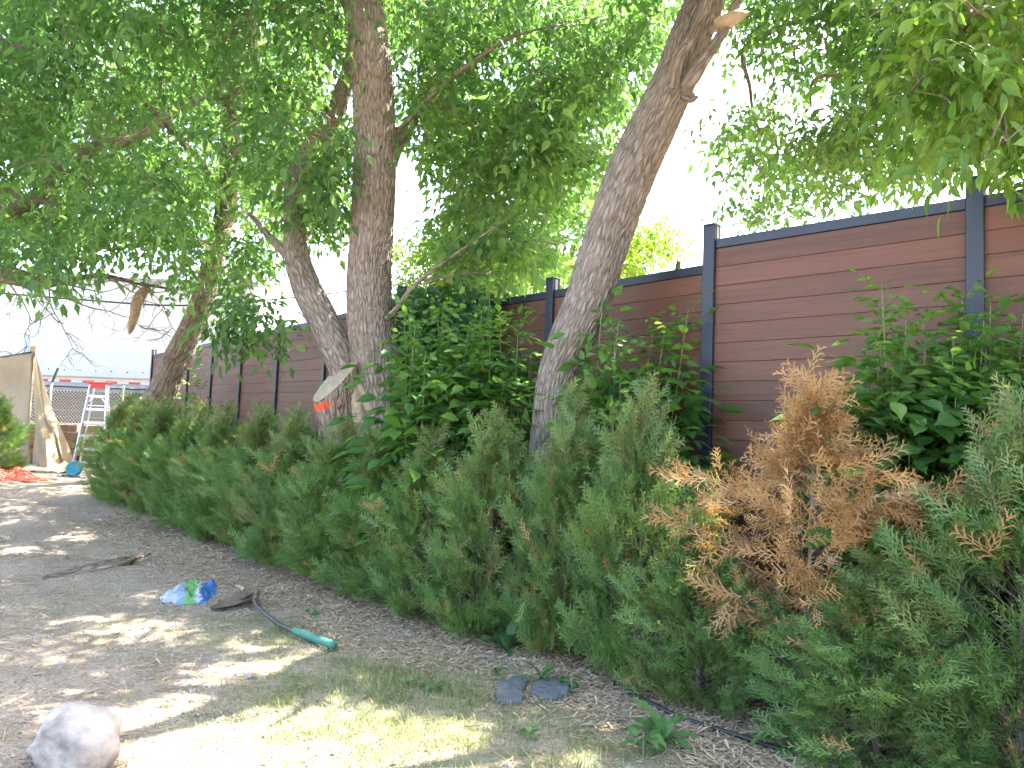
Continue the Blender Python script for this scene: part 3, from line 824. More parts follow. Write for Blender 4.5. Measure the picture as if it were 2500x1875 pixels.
def leaf2(size, seed):
    Tv, Tt = compound(size, 2, False, .24, seed)
    return Tv, Tt
def tri_leaf(size, seed):
    rg = np.random.default_rng(seed); V = []; T = []
    stalk = size * 2.4
    for k in range(5):
        px = size * (.5 + .42 * (k // 2)) if k < 4 else stalk * .62; a = (1 if k % 2 else -1) * 1.0 * (k < 4) + rg.normal(0, .15); sc = size * rg.uniform(.9, 1.2)
        d = np.array([math.cos(a), math.sin(a), -.45]); n_ = np.array([-math.sin(a), math.cos(a), rg.normal(0, .25)]); o = np.array([px, 0, -.1 * px])
        b = len(V); V += [o, o + d * sc * .4 + n_ * sc * .26, o + d * sc, o + d * sc * .4 - n_ * sc * .26]; T += [(b, b + 1, b + 2), (b, b + 2, b + 3)]
    return np.array(V), np.array(T)
LEAF_U = [tri_leaf(.092, s) for s in range(3)]
LEAF_N = [compound(0.088, 2, False, .22, s) for s in range(3)]
LEAF_F = [compound(0.092, 2, True, .21, s) for s in range(3)]

def clump_sprigs(c, rad, n, rg, droop=0.5):
    """leaf positions and directions of one leafy twig cluster"""
    u = unit(rg.normal(size=(n, 3))); rr = rg.random(n) ** 0.45
    p = c + u * rr[:, None] * rad * np.array([1, 1, .62])
    d = unit(u * np.array([1, 1, .35]) + rg.normal(size=(n, 3)) * .35 + np.array([0, 0, -droop]))
    return p, d

LW, LH = 250, 190
LIMBZ = np.full((LH, LW), -1.0)
def clear_limb(C, wmin=20, grow=1.0):
    pr = proj(C[:, :3]); w_ = 2 * C[:, 3] * FPX / np.maximum(pr[:, 2], .1)
    for (x, y, d), ww in zip(pr, w_):
        if ww < wmin: continue
        r_ = .5 * ww * grow + 6
        for iy in range(int((y - r_) // 10), int((y + r_) // 10) + 1):
            for ix in range(int((x - r_) // 10), int((x + r_) // 10) + 1):
                if 0 <= ix < LW and 0 <= iy < LH and (ix * 10 + 5 - x) ** 2 + (iy * 10 + 5 - y) ** 2 < (r_ + 5) ** 2:
                    LIMBZ[iy, ix] = max(LIMBZ[iy, ix], d)
for C in N1[:2] + N2[:1] + N3[:6]:
    clear_limb(spline(C, 400), 14)
def crown(tree_key, clumps, per, size=1.0, mat='leaf_crown', fine=False, seed=1, rad=.42, parts=0, twig='twig', name='crown', jitter=.25, vis_bound=True):
    """foliage of one tree: leaf sprays on twig clusters, with thin boughs joining the clusters to the limbs"""
    tree, nodes = TREES[tree_key]
    rg = np.random.default_rng(seed)
    P, D = [], []
    wood = MB()
    clumps = [np.asarray(c) for c in clumps]
    dist = [np.min(np.linalg.norm(nodes[:, :3] - c, axis=1)) for c in clumps]
    keepc = sun_keep(np.array(clumps), rg, .05)
    net = nodes.copy()
    for ci in np.argsort(dist):
        c = clumps[ci]
        if not keepc[ci]: continue
        p, d = clump_sprigs(c, rad * (0.75 + .5 * rg.random()), per, rg)
        P.append(p); D.append(d)
        k = np.argmin(np.linalg.norm(net[:, :3] - c, axis=1) + 0.25 * np.abs(net[:, 2] - c[2]))
        a = net[k, :3]; L = np.linalg.norm(c - a)
        if L > .1:
            mdl = (a + c) / 2 + rg.normal(size=3) * .07 * L + np.array([0, 0, .10 * L])
            C = spline(np.array([a, mdl, c]), 6)
            r0 = min(0.004 + 0.004 * L, max(net[k, 3] * .8, .004))
            wood.tube(C, np.linspace(r0, .0035, 6), 4, cap=False)
        net = np.vstack([net, [[*c, .007]]])
        for q in range(4):
            e = p[rg.integers(len(p))]
            wood.tube(np.array([c, (c + e) / 2 + np.array([0, 0, .03]), e]), np.array([.005, .004, .002]), 3, cap=False)
    P = np.concatenate(P); D = np.concatenate(D)
    if vis_bound:
        pr = proj(P)
        infr = (pr[:, 2] > .3) & (pr[:, 0] > -10) & (pr[:, 0] < 2510) & (pr[:, 1] > -10) & (pr[:, 1] < 1885)
        ok = np.ones(len(P), bool)
        for q in np.where(infr)[0]:
            for cx_, cy_, cr in HOLES:
                if (pr[q, 0] - cx_) ** 2 + (pr[q, 1] - cy_) ** 2 < cr * cr: ok[q] = False
        ix = np.clip(pr[:, 0] // 10, 0, LW - 1).astype(int); iy = np.clip((pr[:, 1] + 12) // 10, 0, LH - 1).astype(int)
        ok &= ~(infr & (pr[:, 2] < LIMBZ[iy, ix] + .1) & (rg.random(len(P)) < (.80 if tree_key in ('t3', 't4') else .93)))
        P, D = P[ok], D[ok]
    if name == 'upper_crown':
        pr = proj(P + D * .2); ok = ~((pr[:, 2] > .3) & (pr[:, 0] > -40) & (pr[:, 0] < 2540) & (pr[:, 1] > -60) & (pr[:, 1] < 1900)); P, D = P[ok], D[ok]
    k = sun_keep(P, rg, .2 * size); P, D = P[k], D[k]
    up = unit(np.array([0, 0, 1.0]) + rg.normal(size=P.shape) * .35)
    Rm = orient(D, up, rg.normal(0, .3, len(P)))
    sc = size * rg.uniform(.75, 1.25, len(P))
    rnd = rg.random(len(P))
    lib = LEAF_F if fine else (LEAF_U if name in ('upper_crown', 'back_crown') else LEAF_N)
    own = np.zeros(len(P), bool)
    if parts:
        pr = proj(P)
        vis = (pr[:, 2] > .5) & (pr[:, 0] > 0) & (pr[:, 0] < 2500) & (pr[:, 1] > 0) & (pr[:, 1] < 1875)
        cand = np.where(vis)[0]; cand = cand[np.argsort(pr[cand, 2])][:parts]
        own[cand] = True
        lm = leaf_parts_mesh(mat)
        for q in cand:
            o = bpy.data.objects.new('leaf', lm[q % 3]); COL.objects.link(o); o.parent = tree
            m4 = Matrix(Rm[q].tolist()).to_4x4(); m4 = m4 * 1.0
            for i in range(3):
                for j in range(3): m4[i][j] = Rm[q][i][j] * sc[q]
                m4[i][3] = P[q][i] - tree.location[i]
            o.matrix_local = m4
    mb = MB()
    for v in range(3):
        s = (np.arange(len(P)) % 3 == v) & ~own
        if s.sum() == 0: continue
        Tv, Tt = lib[v]
        VV, TT = scatter(Tv, Tt, P[s], Rm[s], sc[s])
        mb.add(VV, tris=TT, rnd=np.repeat(rnd[s], len(Tv)))
    put(name, mb.mesh(name, (mat,)), tree, kind='stuff')
    put('twigs', wood.mesh('twigs', (twig,), True), tree, kind='stuff')

_LPM = {}
def leaf_parts_mesh(mat):
    if mat not in _LPM:
        _LPM[mat] = [mesh_np('leaf', Tv, Tt, None, [mat], None, {'rnd': np.zeros(len(Tv))}) for Tv, Tt in LEAF_F]
    return _LPM[mat]

HOLES = [(520, 490, 30), (505, 480, 24), (690, 715, 40), (640, 690, 34), (1830, 205, 46), (1790, 190, 40), (1030, 470, 60), (1000, 430, 40), (985, 520, 40), (1070, 300, 14), (1005, 370, 18),
         (1690, 20, 24), (230, 95, 26), (290, 110, 22), (200, 310, 26), (790, 130, 26), (800, 220, 22), (30, 400, 30), (820, 590, 26), (1960, 215, 30), (2010, 225, 26), (640, 485, 18), (1880, 330, 20), (1240, 480, 14), (1450, 300, 16)]
def sample(poly, n, d0, d1, rg, dbias=1.0):
    xs = [p[0] for p in poly]; ys = [p[1] for p in poly]; out = []
    while len(out) < n:
        px, py = rg.uniform(min(xs), max(xs)), rg.uniform(min(ys), max(ys))
        if not in_poly(px, py, poly): continue
        if any((px - a) ** 2 + (py - b) ** 2 < (c + 18) ** 2 for a, b, c in HOLES): continue
        out.append(at(px, py, d0 + (d1 - d0) * rg.random() ** dbias))
    return out
rc = np.random.default_rng(99)
POLY_L = [(-150, -60), (840, -60), (840, 690), (800, 690), (770, 610), (700, 570), (630, 600), (640, 720), (600, 740), (540, 720), (470, 690), (430, 640), (330, 610), (230, 605), (150, 640), (90, 640), (-150, 620)]
POLY_M = [(980, -60), (1620, -60), (1560, 180), (1480, 360), (1400, 540), (1330, 660), (1150, 680), (1110, 600), (1110, 520), (1000, 340)]
POLY_R = [(1800, -60), (2560, -60), (2560, 400), (2400, 380), (2320, 350), (2200, 420), (2060, 440), (1960, 470), (1880, 515), (1840, 510), (1850, 470), (1770, 430), (1790, 300), (1880, 260), (1930, 150), (1800, 110)]
POLY_N = [(2230, -60), (2560, -60), (2560, 400), (2440, 390), (2360, 300), (2230, 200)]
crown('t3', sample(POLY_L, 215, 9.5, 14, rc), 30, 1.6, seed=3, rad=.5, parts=120)
crown('t3', sample(POLY_L, 58, 14, 19, rc), 26, 2.0, seed=23, rad=.8, name='back_crown')
crown('t3', sample([(330, 60), (820, 60), (820, 520), (330, 520)], 26, 14, 17, rc), 26, 2.0, seed=24, rad=.8, name='back_crown')  # extra clumps added to shade the far shrub and tarp
crown('t4', sample([(-200, -60), (420, -60), (420, 500), (150, 640), (-200, 640)], 70, 7.6, 9.6, rc), 28, 1.45, seed=4, rad=.42, parts=100)
crown('t1', sample([(480, -60), (840, -60), (840, 690), (790, 680), (740, 560), (560, 480)], 42, 7.5, 9.2, rc) + sample(POLY_M, 150, 7.8, 11, rc) +
      [at(590, 730, 8.2), at(600, 800, 8.2), at(640, 790, 8.2), at(575, 770, 8.3), at(600, 690, 8.2)], 30, 1.5, seed=5, rad=.38, parts=250)
crown('t1', sample(POLY_M, 45, 10.5, 14, rc), 30, 1.6, seed=25, rad=.6, name='back_crown')
crown('t5', sample(POLY_R, 140, 6.2, 9.5, rc), 32, 1.2, seed=6, rad=.32, parts=60)
crown('t5', sample(POLY_N, 34, 3.3, 4.4, rc), 17, 1.0, 'leaf_bright', True, seed=7, rad=.26, parts=240, name='near_foliage')
crown('t6', sample([(960, 580), (1080, 540), (1250, 560), (1400, 640), (1350, 740), (960, 740)], 70, 11, 14, rc), 36, 1.0, 'leaf_bright', seed=8, rad=.42)
crown('t7', sample([(1510, 590), (1590, 520), (1640, 580), (1600, 640), (1480, 690)], 20, 9, 10.6, rc), 34, 1.0, 'leaf_bright', seed=9, rad=.34)
# the tops of the crowns, above the picture: they shade the yard
def overhead(n, x0, x1, y0, y1, z0, z1, rg):
    out = []
    while len(out) < n:
        p = np.array([rg.uniform(x0, x1), rg.uniform(y0, y1), rg.uniform(z0, z1)])
        q = proj(p)[0]
        if q[2] > 0.2 and -60 < q[0] < 2560 and q[1] > -150: continue
        if math.hypot(p[0] - (x0 + x1) / 2, p[1] - (y0 + y1) / 2) > .62 * max(x1 - x0, y1 - y0): continue
        out.append(p)
    return out
crown('t1', overhead(140, -4.5, 2.5, 3.5, 12.5, 5.0, 9.5, rc), 30, 1.6, seed=15, rad=.6, name='upper_crown', vis_bound=False)
crown('t2', overhead(200, 0.2, 6.5, 2.2, 9.5, 4.2, 9.0, rc), 30, 1.6, seed=16, rad=.6, name='upper_crown', vis_bound=False)
crown('t3', overhead(60, -9, -1.5, 8, 16, 6.8, 10, rc), 30, 1.6, seed=17, rad=.65, name='upper_crown', vis_bound=False)
crown('t5', overhead(90, 3.2, 8.5, 3.0, 9.5, 3.6, 8.5, rc), 30, 1.6, seed=18, rad=.6, name='upper_crown', vis_bound=False)
crown('t4', overhead(40, -9.5, -3.5, 4.5, 11, 4.5, 8.5, rc), 30, 1.6, seed=19, rad=.6, name='upper_crown', vis_bound=False)

# ------------------------------------------------------------------ cedar hedge
def spray(seed, n=5, wide=.46, w=.021):
    """flat fern-like cedar spray, unit length along +x"""
    rg = np.random.default_rng(seed); V = []; T = []
    def spike(a, d, L, wd, bend=0):
        a = np.array(a); d = np.array(d) / np.linalg.norm(d); nrm = np.array([-d[1], d[0], 0])
        k = len(V)
        V.extend([a + nrm * wd, a - nrm * wd, a + d * L + np.array([0, 0, bend])]); T.append((k, k + 1, k + 2))
    spike((0, 0, 0), (1, 0, 0), 1.0, w * .8, -.12)
    for k in range(n):
        x = .10 + .78 * k / (n - 1); L = wide * (1 - .5 * x)
        for s in (-1, 1):
            xx = x + s * .03
            ang = .62 + rg.normal(0, .1); dx, dy = math.cos(ang), s * math.sin(ang)
            z = -.12 * xx * xx; Lk = L * rg.uniform(.7, 1.2); bz = rg.normal(-.05, .06)
            spike((xx, 0, z), (dx, dy, 0), Lk, w, bz)
            for q in range(2):
                f = .30 + .28 * q; s2 = (-1, 1)[q % 2] * s
                a2 = ang * s + s2 * .62
                spike((xx + dx * Lk * f, dy * Lk * f, z + bz * f), (math.cos(a2), math.sin(a2), 0), Lk * (.46 - .10 * q), w * .9, rg.normal(-.03, .04))
    return np.array(V), np.array(T)
SPRAYS = [spray(s) for s in range(4)]

def cedar_geo(H, Rad, n, seed, size=.12, profile=None, dead=False, droop=0.0, gaps=.0):
    """returns (stem MB, foliage MB) of one cedar about its base"""
    rg = np.random.default_rng(seed)
    wood = MB()
    kz = np.linspace(0, 1, 9)
    bx = np.cumsum(rg.normal(0, .012, 9)) ; by = np.cumsum(rg.normal(0, .012, 9)); bx[0] = by[0] = 0
    spine = np.column_stack([bx, by, kz * H * .97])
    wood.tube(spine, np.linspace(.022 * H / 1.6, .004, 9), 7, rnd=.5)
    if profile is None:
        profile = lambda t: (0.70 + .30 * np.sin(t * 3.0 + .4)) * (1 - .97 * sstep(.38, 1.06, t)) + .03
    P, D, Nn = [], [], []
    nb = n // 16
    for b in range(nb):
        t = rg.random() ** (1.0 if dead else 1.2) * .97 + .02
        az = rg.random() * 2 * math.pi
        L = Rad * profile(np.array(t)) * rg.uniform(.65, 1.15)
        z0 = max(.03, (t - .16) * H) if not dead else t * H * .97
        sx, sy = np.interp(z0, spine[:, 2], bx), np.interp(z0, spine[:, 2], by)
        o = np.array([sx, sy, z0]); rise = (.85 - droop) * L * (1 if dead else min(1, .1 + t / .32)) + .03 * (1 - t)
        e = o + np.array([math.cos(az) * L, math.sin(az) * L, rise])
        m = (o + e) / 2 + np.array([0, 0, (-.06 + droop * .5) * L])
        C = spline(np.array([o, m, e]), 6)
        wood.tube(C, np.linspace(.005, .0015, 6), 3, cap=False, rnd=rg.random())
        k = 16
        s = np.clip(.25 + .8 * rg.random(k) ** .7, 0, 1)
        pp = np.array([np.interp(s, np.linspace(0, 1, 6), C[:, i]) for i in range(3)]).T
        pp += rg.normal(0, .03, (k, 3))
        out = np.array([math.cos(az), math.sin(az), 0]); side = np.array([-math.sin(az), math.cos(az), 0])
        sg = np.where(rg.random(k) < .5, -1, 1)[:, None]
        dd = out * rg.uniform(.25, .9, k)[:, None] + side * sg * rg.uniform(0, .9, k)[:, None] + np.array([0, 0, 1.0]) * (rg.normal(.75 - 2.2 * droop, .38, k))[:, None]
        P.append(pp); D.append(unit(dd)); Nn.append(unit(rg.normal(size=(k, 3)) * .45 + side * .9 * sg + np.array([0, 0, .25])))
    # ragged upright shoots
    if not dead:
        for b in range(9):
            a_ = rg.random() * 6.283; r_ = Rad * rg.uniform(.1, .62); z0 = H * rg.uniform(.5, .72) ; z1 = H * rg.uniform(.84, 1.10) * (1 - .22 * r_ / Rad)
            o = np.array([math.cos(a_) * r_ * .6, math.sin(a_) * r_ * .6, z0]); e = np.array([math.cos(a_) * r_, math.sin(a_) * r_, z1])
            wood.tube(np.array([o, (o + e) / 2, e]), np.array([.004, .003, .0015]), 3, cap=False, rnd=.5)
            k = 14; f_ = np.linspace(.25, 1, k)[:, None]; az_ = rg.random(k) * 6.283
            P.append(o + (e - o) * f_); D.append(unit(np.column_stack([np.cos(az_) * .55, np.sin(az_) * .55, rg.uniform(.5, 1.1, k)]))); Nn.append(unit(np.column_stack([-np.sin(az_), np.cos(az_), np.full(k, .2)])))
    # the leader
    k = 30
    zt = H * rg.uniform(.84, 1.0, k)
    pp = np.column_stack([np.interp(zt, spine[:, 2], bx), np.interp(zt, spine[:, 2], by), zt])
    a = rg.random(k) * 6.283
    P.append(pp); D.append(unit(np.column_stack([np.cos(a) * .6, np.sin(a) * .6, np.full(k, .7 - droop)]))); Nn.append(unit(np.column_stack([-np.sin(a), np.cos(a), np.full(k, .2)])))
    P = np.concatenate(P); D = np.concatenate(D); Nn = np.concatenate(Nn)
    Rm = orient(D, Nn, rg.normal(0, .3, len(P))); sc = size * rg.uniform(.6, 1.25, len(P))
    P[:, 2] = np.maximum(P[:, 2], .02)
    return wood, P, Rm, sc, rg.random(len(P)), spine

def cedar_meshes(H, Rad, n, seed, pick, mats, **kw):
    wood, P, Rm, sc, rnd, spine = cedar_geo(H, Rad, n, seed, **kw)
    mb = MB(); mi = pick(P, rnd)
    for v in range(4):
        for m in range(len(mats)):
            s = (np.arange(len(P)) % 4 == v) & (mi == m)
            if not s.any(): continue
            Tv, Tt = SPRAYS[v]
            VV, TT = scatter(Tv, Tt, P[s], Rm[s], sc[s])
            VV[:, 2] = np.maximum(VV[:, 2], .005)
            mb.add(VV, tris=TT, mat=m, rnd=np.repeat(rnd[s], len(Tv)))
    return wood.mesh('stem', ('cedar_wood',), True), mb.mesh('foliage', mats)

def pick_live(P, rnd):
    b = vnoise(P[:, 0] * 5 + P[:, 2] * 4, P[:, 1] * 5 + P[:, 2] * 3, 5)
    m = np.where((rnd < .008) | ((b < -.75) & (rnd < .4)), 2, np.where((b > .4) & (rnd < .75), 1, 0))
    r = np.hypot(P[:, 0], P[:, 1])
    return np.where((r < .16) & (rnd > .6), 1, m)
LIVE = [cedar_meshes(1.6, .47, 2700, 200 + k, pick_live, ('cedar_green', 'cedar_olive', 'cedar_dead'), size=.165) for k in range(4)]
CA = HA + HN * .47
def hedge_at(s, off=0.0): return CA + HD * s + HN * off
cedars = [  # distance along the hedge, sideways offset, height, width factor, variant, label
    (-.95, .02, 1.72, 1.05, 0, 'green cedar shrub with its pale bare lower stem showing, next to the dead one'),
    (-.42, -.22, .95, 1.05, 1, 'low bushy green cedar in front of the bare stemmed one'),
    (-1.7, .1, 1.8, 1.1, 3, 'cedar shrub at the near end of the hedge past the bare stemmed one'),
    (1.08, .0, 1.80, .92, 2, 'tall green cedar shrub between the dead one and the leaning trunk'),
    (.62, -.12, 1.05, .85, 1, 'short cedar squeezed against the dead brown shrub'),
    (1.75, .06, 1.80, .82, 3, 'slim cedar with pointed tip in front of the leaning trunk'),
    (2.45, .0, 1.62, .95, 0, 'cedar shrub with two rusty sprays under the broad sapling thicket'),
    (3.10, -.02, 1.45, 1.0, 1, 'cedar shrub in front of the leafy saplings beside the big trunk'),
    (3.75, .0, 1.38, 1.0, 2, 'cedar shrub right below the foot of the big straight trunk'),
    (4.45, .02, 1.45, 1.0, 3, 'cedar shrub in front of the sawn stub with orange paint'),
    (5.2, .0, 1.52, 1.0, 0, 'cedar shrub before the fence just left of the sawn stub'),
    (5.95, .02, 1.5, 1.0, 2, 'cedar shrub across from the crumpled plastic bag'),
    (6.7, .0, 1.48, 1.0, 1, 'cedar shrub before the second metal post left of the stub'),
    (7.45, .04, 1.48, 1.0, 3, 'cedar shrub with rusty twigs on top before the far fence panels'),
    (8.2, .0, 1.44, 1.0, 0, 'cedar shrub near the foot of the leaning forked tree'),
    (8.95, .0, 1.40, 1.0, 2, 'cedar shrub hiding the foot of the leaning forked tree'),
    (9.55, .0, 1.42, 1.0, 1, 'last cedar shrub of the hedge beside the aluminium ladder'),
]
for k, (s, off, H, wf, v, lab) in enumerate(cedars):
    xy = hedge_at(s, off); z = float(ground(*xy)) - .01
    t = thing('cedar_shrub', lab, 'shrub', (xy[0], xy[1], z), 1.3 * k, 'cedars of the hedge row')
    t.scale = (wf, wf, H / 1.6)
    for nm, me in zip(('stem', 'foliage'), LIVE[v]):
        o = bpy.data.objects.new(nm, me); COL.objects.link(o); o.parent = t
        if nm == 'foliage': o['kind'] = 'stuff'
# bare lower stem of the first cedar stands out: a thicker pale stem
p = onground(2455, 1760)
bs = MB(); q0 = at(2452, 1700, 2.85); q0[2] = float(ground(q0[0], q0[1]))
# dead brown cedar
def dead_profile(t): return np.where(t < .28, .72, np.where(t < .52, 1.12 - .9 * np.abs(t - .38), np.maximum(.66 - 1.75 * (t - .52), .05)))
def pick_dead(P, rnd):
    lim = .27 * 1.8 + .18 * vnoise(P[:, 0] * 3, P[:, 1] * 3, 8)
    return np.where(P[:, 2] > lim, 0, np.where(rnd < .3, 1, 2))
dxy = hedge_at(.02, .0)
dead = thing('dead_cedar_shrub', 'dead brown cedar shrub with rusty drooping sprays, green only at its foot', 'shrub', (dxy[0], dxy[1], float(ground(*dxy)) - .01), .6)
w_, f_ = cedar_meshes(1.84, .66, 1000, 311, pick_dead, ('cedar_dead', 'cedar_olive', 'cedar_green'), size=.2, profile=dead_profile, dead=True, droop=.22)
for nm, me in (('stem', w_), ('foliage', f_)):
    o = bpy.data.objects.new(nm, me); COL.objects.link(o); o.parent = dead
    if nm == 'foliage': o['kind'] = 'stuff'
# far shrub in front of the tarp
fx = base_pt(-12, 13.2)
t = thing('cedar_shrub', 'dusty cedar shrub standing in front of the tan tarp', 'shrub', fx, .8, 'cedars by the tarp')
t.scale = (1.0, 1.0, 1.35 / 1.6)
for nm, me in zip(('stem', 'foliage'), LIVE[2]):
    o = bpy.data.objects.new(nm, me); COL.objects.link(o); o.parent = t
    if nm == 'foliage': o['kind'] = 'stuff'

# ------------------------------------------------------------------ saplings behind the hedge
SAPL = [compound(0.105, 2, True, .23, 40 + s) for s in range(3)] + [compound(0.11, 1, True, .26, 50 + s) for s in range(2)]
SAPM = [mesh_np('leaf', Tv, Tt, None, ['leaf_sapling'], None, {'rnd': np.zeros(len(Tv))}) for Tv, Tt in SAPL]
rs_ = np.random.default_rng(55)
OWN = {(1180, 660): 'tallest thin sapling of the thicket, its tip rising above the fence rail', (1440, 725): 'tall sapling standing right against the front of the leaning trunk',
       (1615, 745): 'tall slender sapling with open branches before the panel beside the stepped post', (2190, 690): 'tallest sapling with a sparse tip before the wide fence panel past the dead cedar',
       (2330, 715): 'slender sapling whose tip stands in front of the tall post'}
def sapling(px, d, top_py, label, group, lean=(0, 0), scale=1.0, first=.35, gap=.10):
    b = base_pt(px, d); top = at(px, top_py, d); H = top[2] - b[2]
    t = thing('boxelder_sapling', OWN.get((px, top_py), label), 'sapling', b, 0, group)
    tip = np.array([lean[0], lean[1], H])
    C = spline(np.array([(0, 0, -.05), (lean[0] * .25 + rs_.normal(0, .03), lean[1] * .25, H * .4), (lean[0] * .6, lean[1] * .6, H * .75), tip]), 14)
    mb = MB(); mb.tube(C, np.linspace(.009, .0025, 14), 6)
    put('stem', mb.mesh('stem', ('stem_green',), True), t, loc=(0, 0, 0))
    z = first * H; az = rs_.random() * 6.28; k = 0
    while z < H:
        f = z / H; c = np.array([np.interp(z, C[:, 2], C[:, i]) for i in range(3)])
        for s in (0, math.pi):
            a = az + s + rs_.normal(0, .3)
            el = .35 + .5 * (f > .9) + rs_.normal(0, .2)
            dv = np.array([math.cos(a) * math.cos(el), math.sin(a) * math.cos(el), math.sin(el)])
            sz = scale * (1.15 - .75 * max(0, f - .72) / .28) * rs_.uniform(.8, 1.2)
            Rm = orient(dv[None], np.array([[0, 0, 1.0]]) + rs_.normal(size=(1, 3)) * .3)[0] * sz
            o = bpy.data.objects.new('leaf', SAPM[rs_.integers(5)]); COL.objects.link(o); o.parent = t
            m4 = Matrix.Identity(4)
            for i in range(3):
                for j in range(3): m4[i][j] = Rm[i][j]
                m4[i][3] = c[i]
            o.matrix_local = m4
        z += gap * rs_.uniform(.7, 1.3); az += math.pi / 2 + rs_.normal(0, .2); k += 1
for px, d, ty in [(985, 6.9, 800), (1005, 7.1, 740), (1040, 6.8, 770), (1065, 7.0, 735), (1090, 6.7, 800), (1105, 7.0, 745), (1130, 6.8, 790), (1150, 7.1, 760), (1180, 7.0, 660), (1195, 6.7, 790), (1225, 6.9, 760),
                  (1250, 6.7, 800), (1270, 7.0, 850), (1030, 6.6, 860), (1150, 6.6, 880), (1215, 6.6, 900), (1080, 6.6, 900), (1275, 6.6, 940), (1000, 6.6, 930), (1180, 6.55, 950)]:
    sapling(px, d, ty, 'green sapling in the dense thicket between the big and the leaning trunk', 'saplings between the two trunks', (rs_.normal(0, .12), rs_.normal(0, .1)), 1.55, .25, .07)
for px, d, ty in [(1440, 6.0, 725), (1475, 6.1, 790), (1500, 5.9, 830), (1530, 6.1, 800), (1560, 6.0, 790), (1590, 6.1, 830), (1615, 5.9, 745), (1460, 5.8, 900), (1520, 5.8, 930), (1570, 5.8, 950), (1630, 5.9, 1000)]:
    sapling(px, d, ty, 'green sapling growing against the fence just right of the leaning trunk', 'saplings right of the leaning trunk', (rs_.normal(0, .12), rs_.normal(0, .08)), 1.55, .22, .07)
for px, d, ty, lx in [(2190, 4.0, 690, -.15), (2330, 4.1, 715, .02), (2150, 4.0, 860, -.05), (2250, 3.9, 850, 0), (2380, 3.9, 800, .05), (2300, 3.8, 960, 0), (2180, 3.9, 1000, -.1), (2440, 3.9, 760, .1), (2400, 3.7, 980, 0), (2490, 3.8, 900, .1), (2520, 4.0, 780, .1), (2230, 3.7, 1080, -.05), (2340, 3.6, 1080, 0), (2160, 4.1, 790, -.1), (2280, 4.2, 830, .05), (2360, 4.2, 860, -.05), (2420, 4.1, 900, .05), (2470, 3.7, 1010, 0), (2300, 4.0, 900, -.1), (2200, 4.1, 920, .1), (2260, 4.0, 760, 0), (2410, 4.0, 730, 0), (2360, 3.9, 780, .05), (2210, 4.0, 780, -.05), (2480, 3.9, 820, 0), (2310, 3.9, 820, 0), (2450, 3.8, 860, 0), (2170, 4.0, 900, -.05), (2260, 3.9, 980, 0), (2390, 3.8, 900, 0)]:
    d = min(d + .45, 1 / (.1667 + (px - 1727) * 6.88e-5) - .28)
    sapling(px, d, ty, 'broad leaved sapling by the tall post behind the bare stemmed cedar', 'saplings by the tall post', (lx + .04, rs_.normal(0, .05)), 1.5, .34, .065)
for px, d, ty in [(455, 13.6, 900), (475, 13.6, 930)]:
    sapling(px, d, ty, 'leafy sucker at the foot of the leaning forked tree', 'suckers by the forked tree', (.1, 0), 1.4, .3, .12)
# creeper on the fence between the trunks
def creeper():
    b = base_pt(1060, 8.1)
    t = thing('creeper_vine', 'dark creeper covering the fence post and rail between the two trunks', 'vine', b)
    rg = np.random.default_rng(66)
    lv, lt = compound(.075, 1, True, .34, 3)
    P = []
    for k in range(900):
        px = rg.uniform(975, 1190); top = 690 + .1 * abs(px - 1100); py = top + (1080 - top) * rg.random() ** 1.3
        P.append(at(px, py, rg.uniform(7.9, 8.3) if px < 1120 else rg.uniform(7.7, 8.0)))
    P = np.array(P); n = len(P)
    D = unit(np.column_stack([rg.normal(0, .7, n), rg.normal(-.3, .3, n), rg.normal(-.7, .3, n)]))
    Rm = orient(D, unit(np.column_stack([rg.normal(0, .3, n), np.full(n, -1.0), rg.uniform(.2, .8, n)])))
    V, T = scatter(lv, lt, P, Rm, rg.uniform(.8, 1.3, n))
    put('foliage', mesh_np('foliage', V, T, None, ['leaf_vine'], None, {'rnd': np.repeat(rg.random(n), len(lv))}), t, kind='stuff')
    mb = MB()
    for k in range(9):
        x0 = 980 + 24 * k
        C = spline(np.array([base_pt(x0, 7.95), at(x0 + rg.normal(0, 12), 980, 7.95), at(x0 + rg.normal(0, 20), 860, 7.95), at(x0 + rg.normal(0, 30), 730, 8.1)]), 12)
        mb.tube(C, np.linspace(.01, .004, 12), 5)
    put('stem', mb.mesh('stem', ('twig',), True), t)
creeper()

# ------------------------------------------------------------------ far end: trailer, terrace, ladder, tarp
plain('trailer_white', (0.46, 0.475, 0.49), 0.45, 0, .06, 1.2)
plain('rail_grey', (0.26, 0.27, 0.28), 0.5, .3, .12, 8)
plain('tape_red', (0.45, 0.03, 0.04), .35, 0, .1, 10)
plain('tape_white', (0.50, 0.50, 0.50), .35, 0, .05, 10)
plain('steel_dark', (0.045, 0.045, 0.045), .6, .4, .3, 9)
plain('plate_blue', (0.30, 0.38, 0.52), .5, 0, .15, 20)
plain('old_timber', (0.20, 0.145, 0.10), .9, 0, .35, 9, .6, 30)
plain('shade_dark_timber', (0.055, 0.042, 0.034), .9, 0, .4, 9, .6, 30)  # darker timber colour; the shade under the trailer is put into it
plain('galvanised', (0.20, 0.205, 0.21), .5, .5, .15, 30)
plain('aluminium', (0.70, 0.71, 0.74), .35, .55, .06, 20)
plain('red_plastic', (0.60, 0.03, 0.025), .45, 0, .08, 10)
plain('tarp_tan', (0.31, 0.235, 0.145), .8, 0, .14, 3.0, .25, 22)
plain('black_trim', (0.03, 0.03, 0.03), .7, 0, .2, 9)
plain('lumber', (0.38, 0.26, 0.165), .8, 0, .2, 12, .3, 40)
plain('teal_plastic', (0.015, 0.19, 0.27), .35, 0, .1, 6)
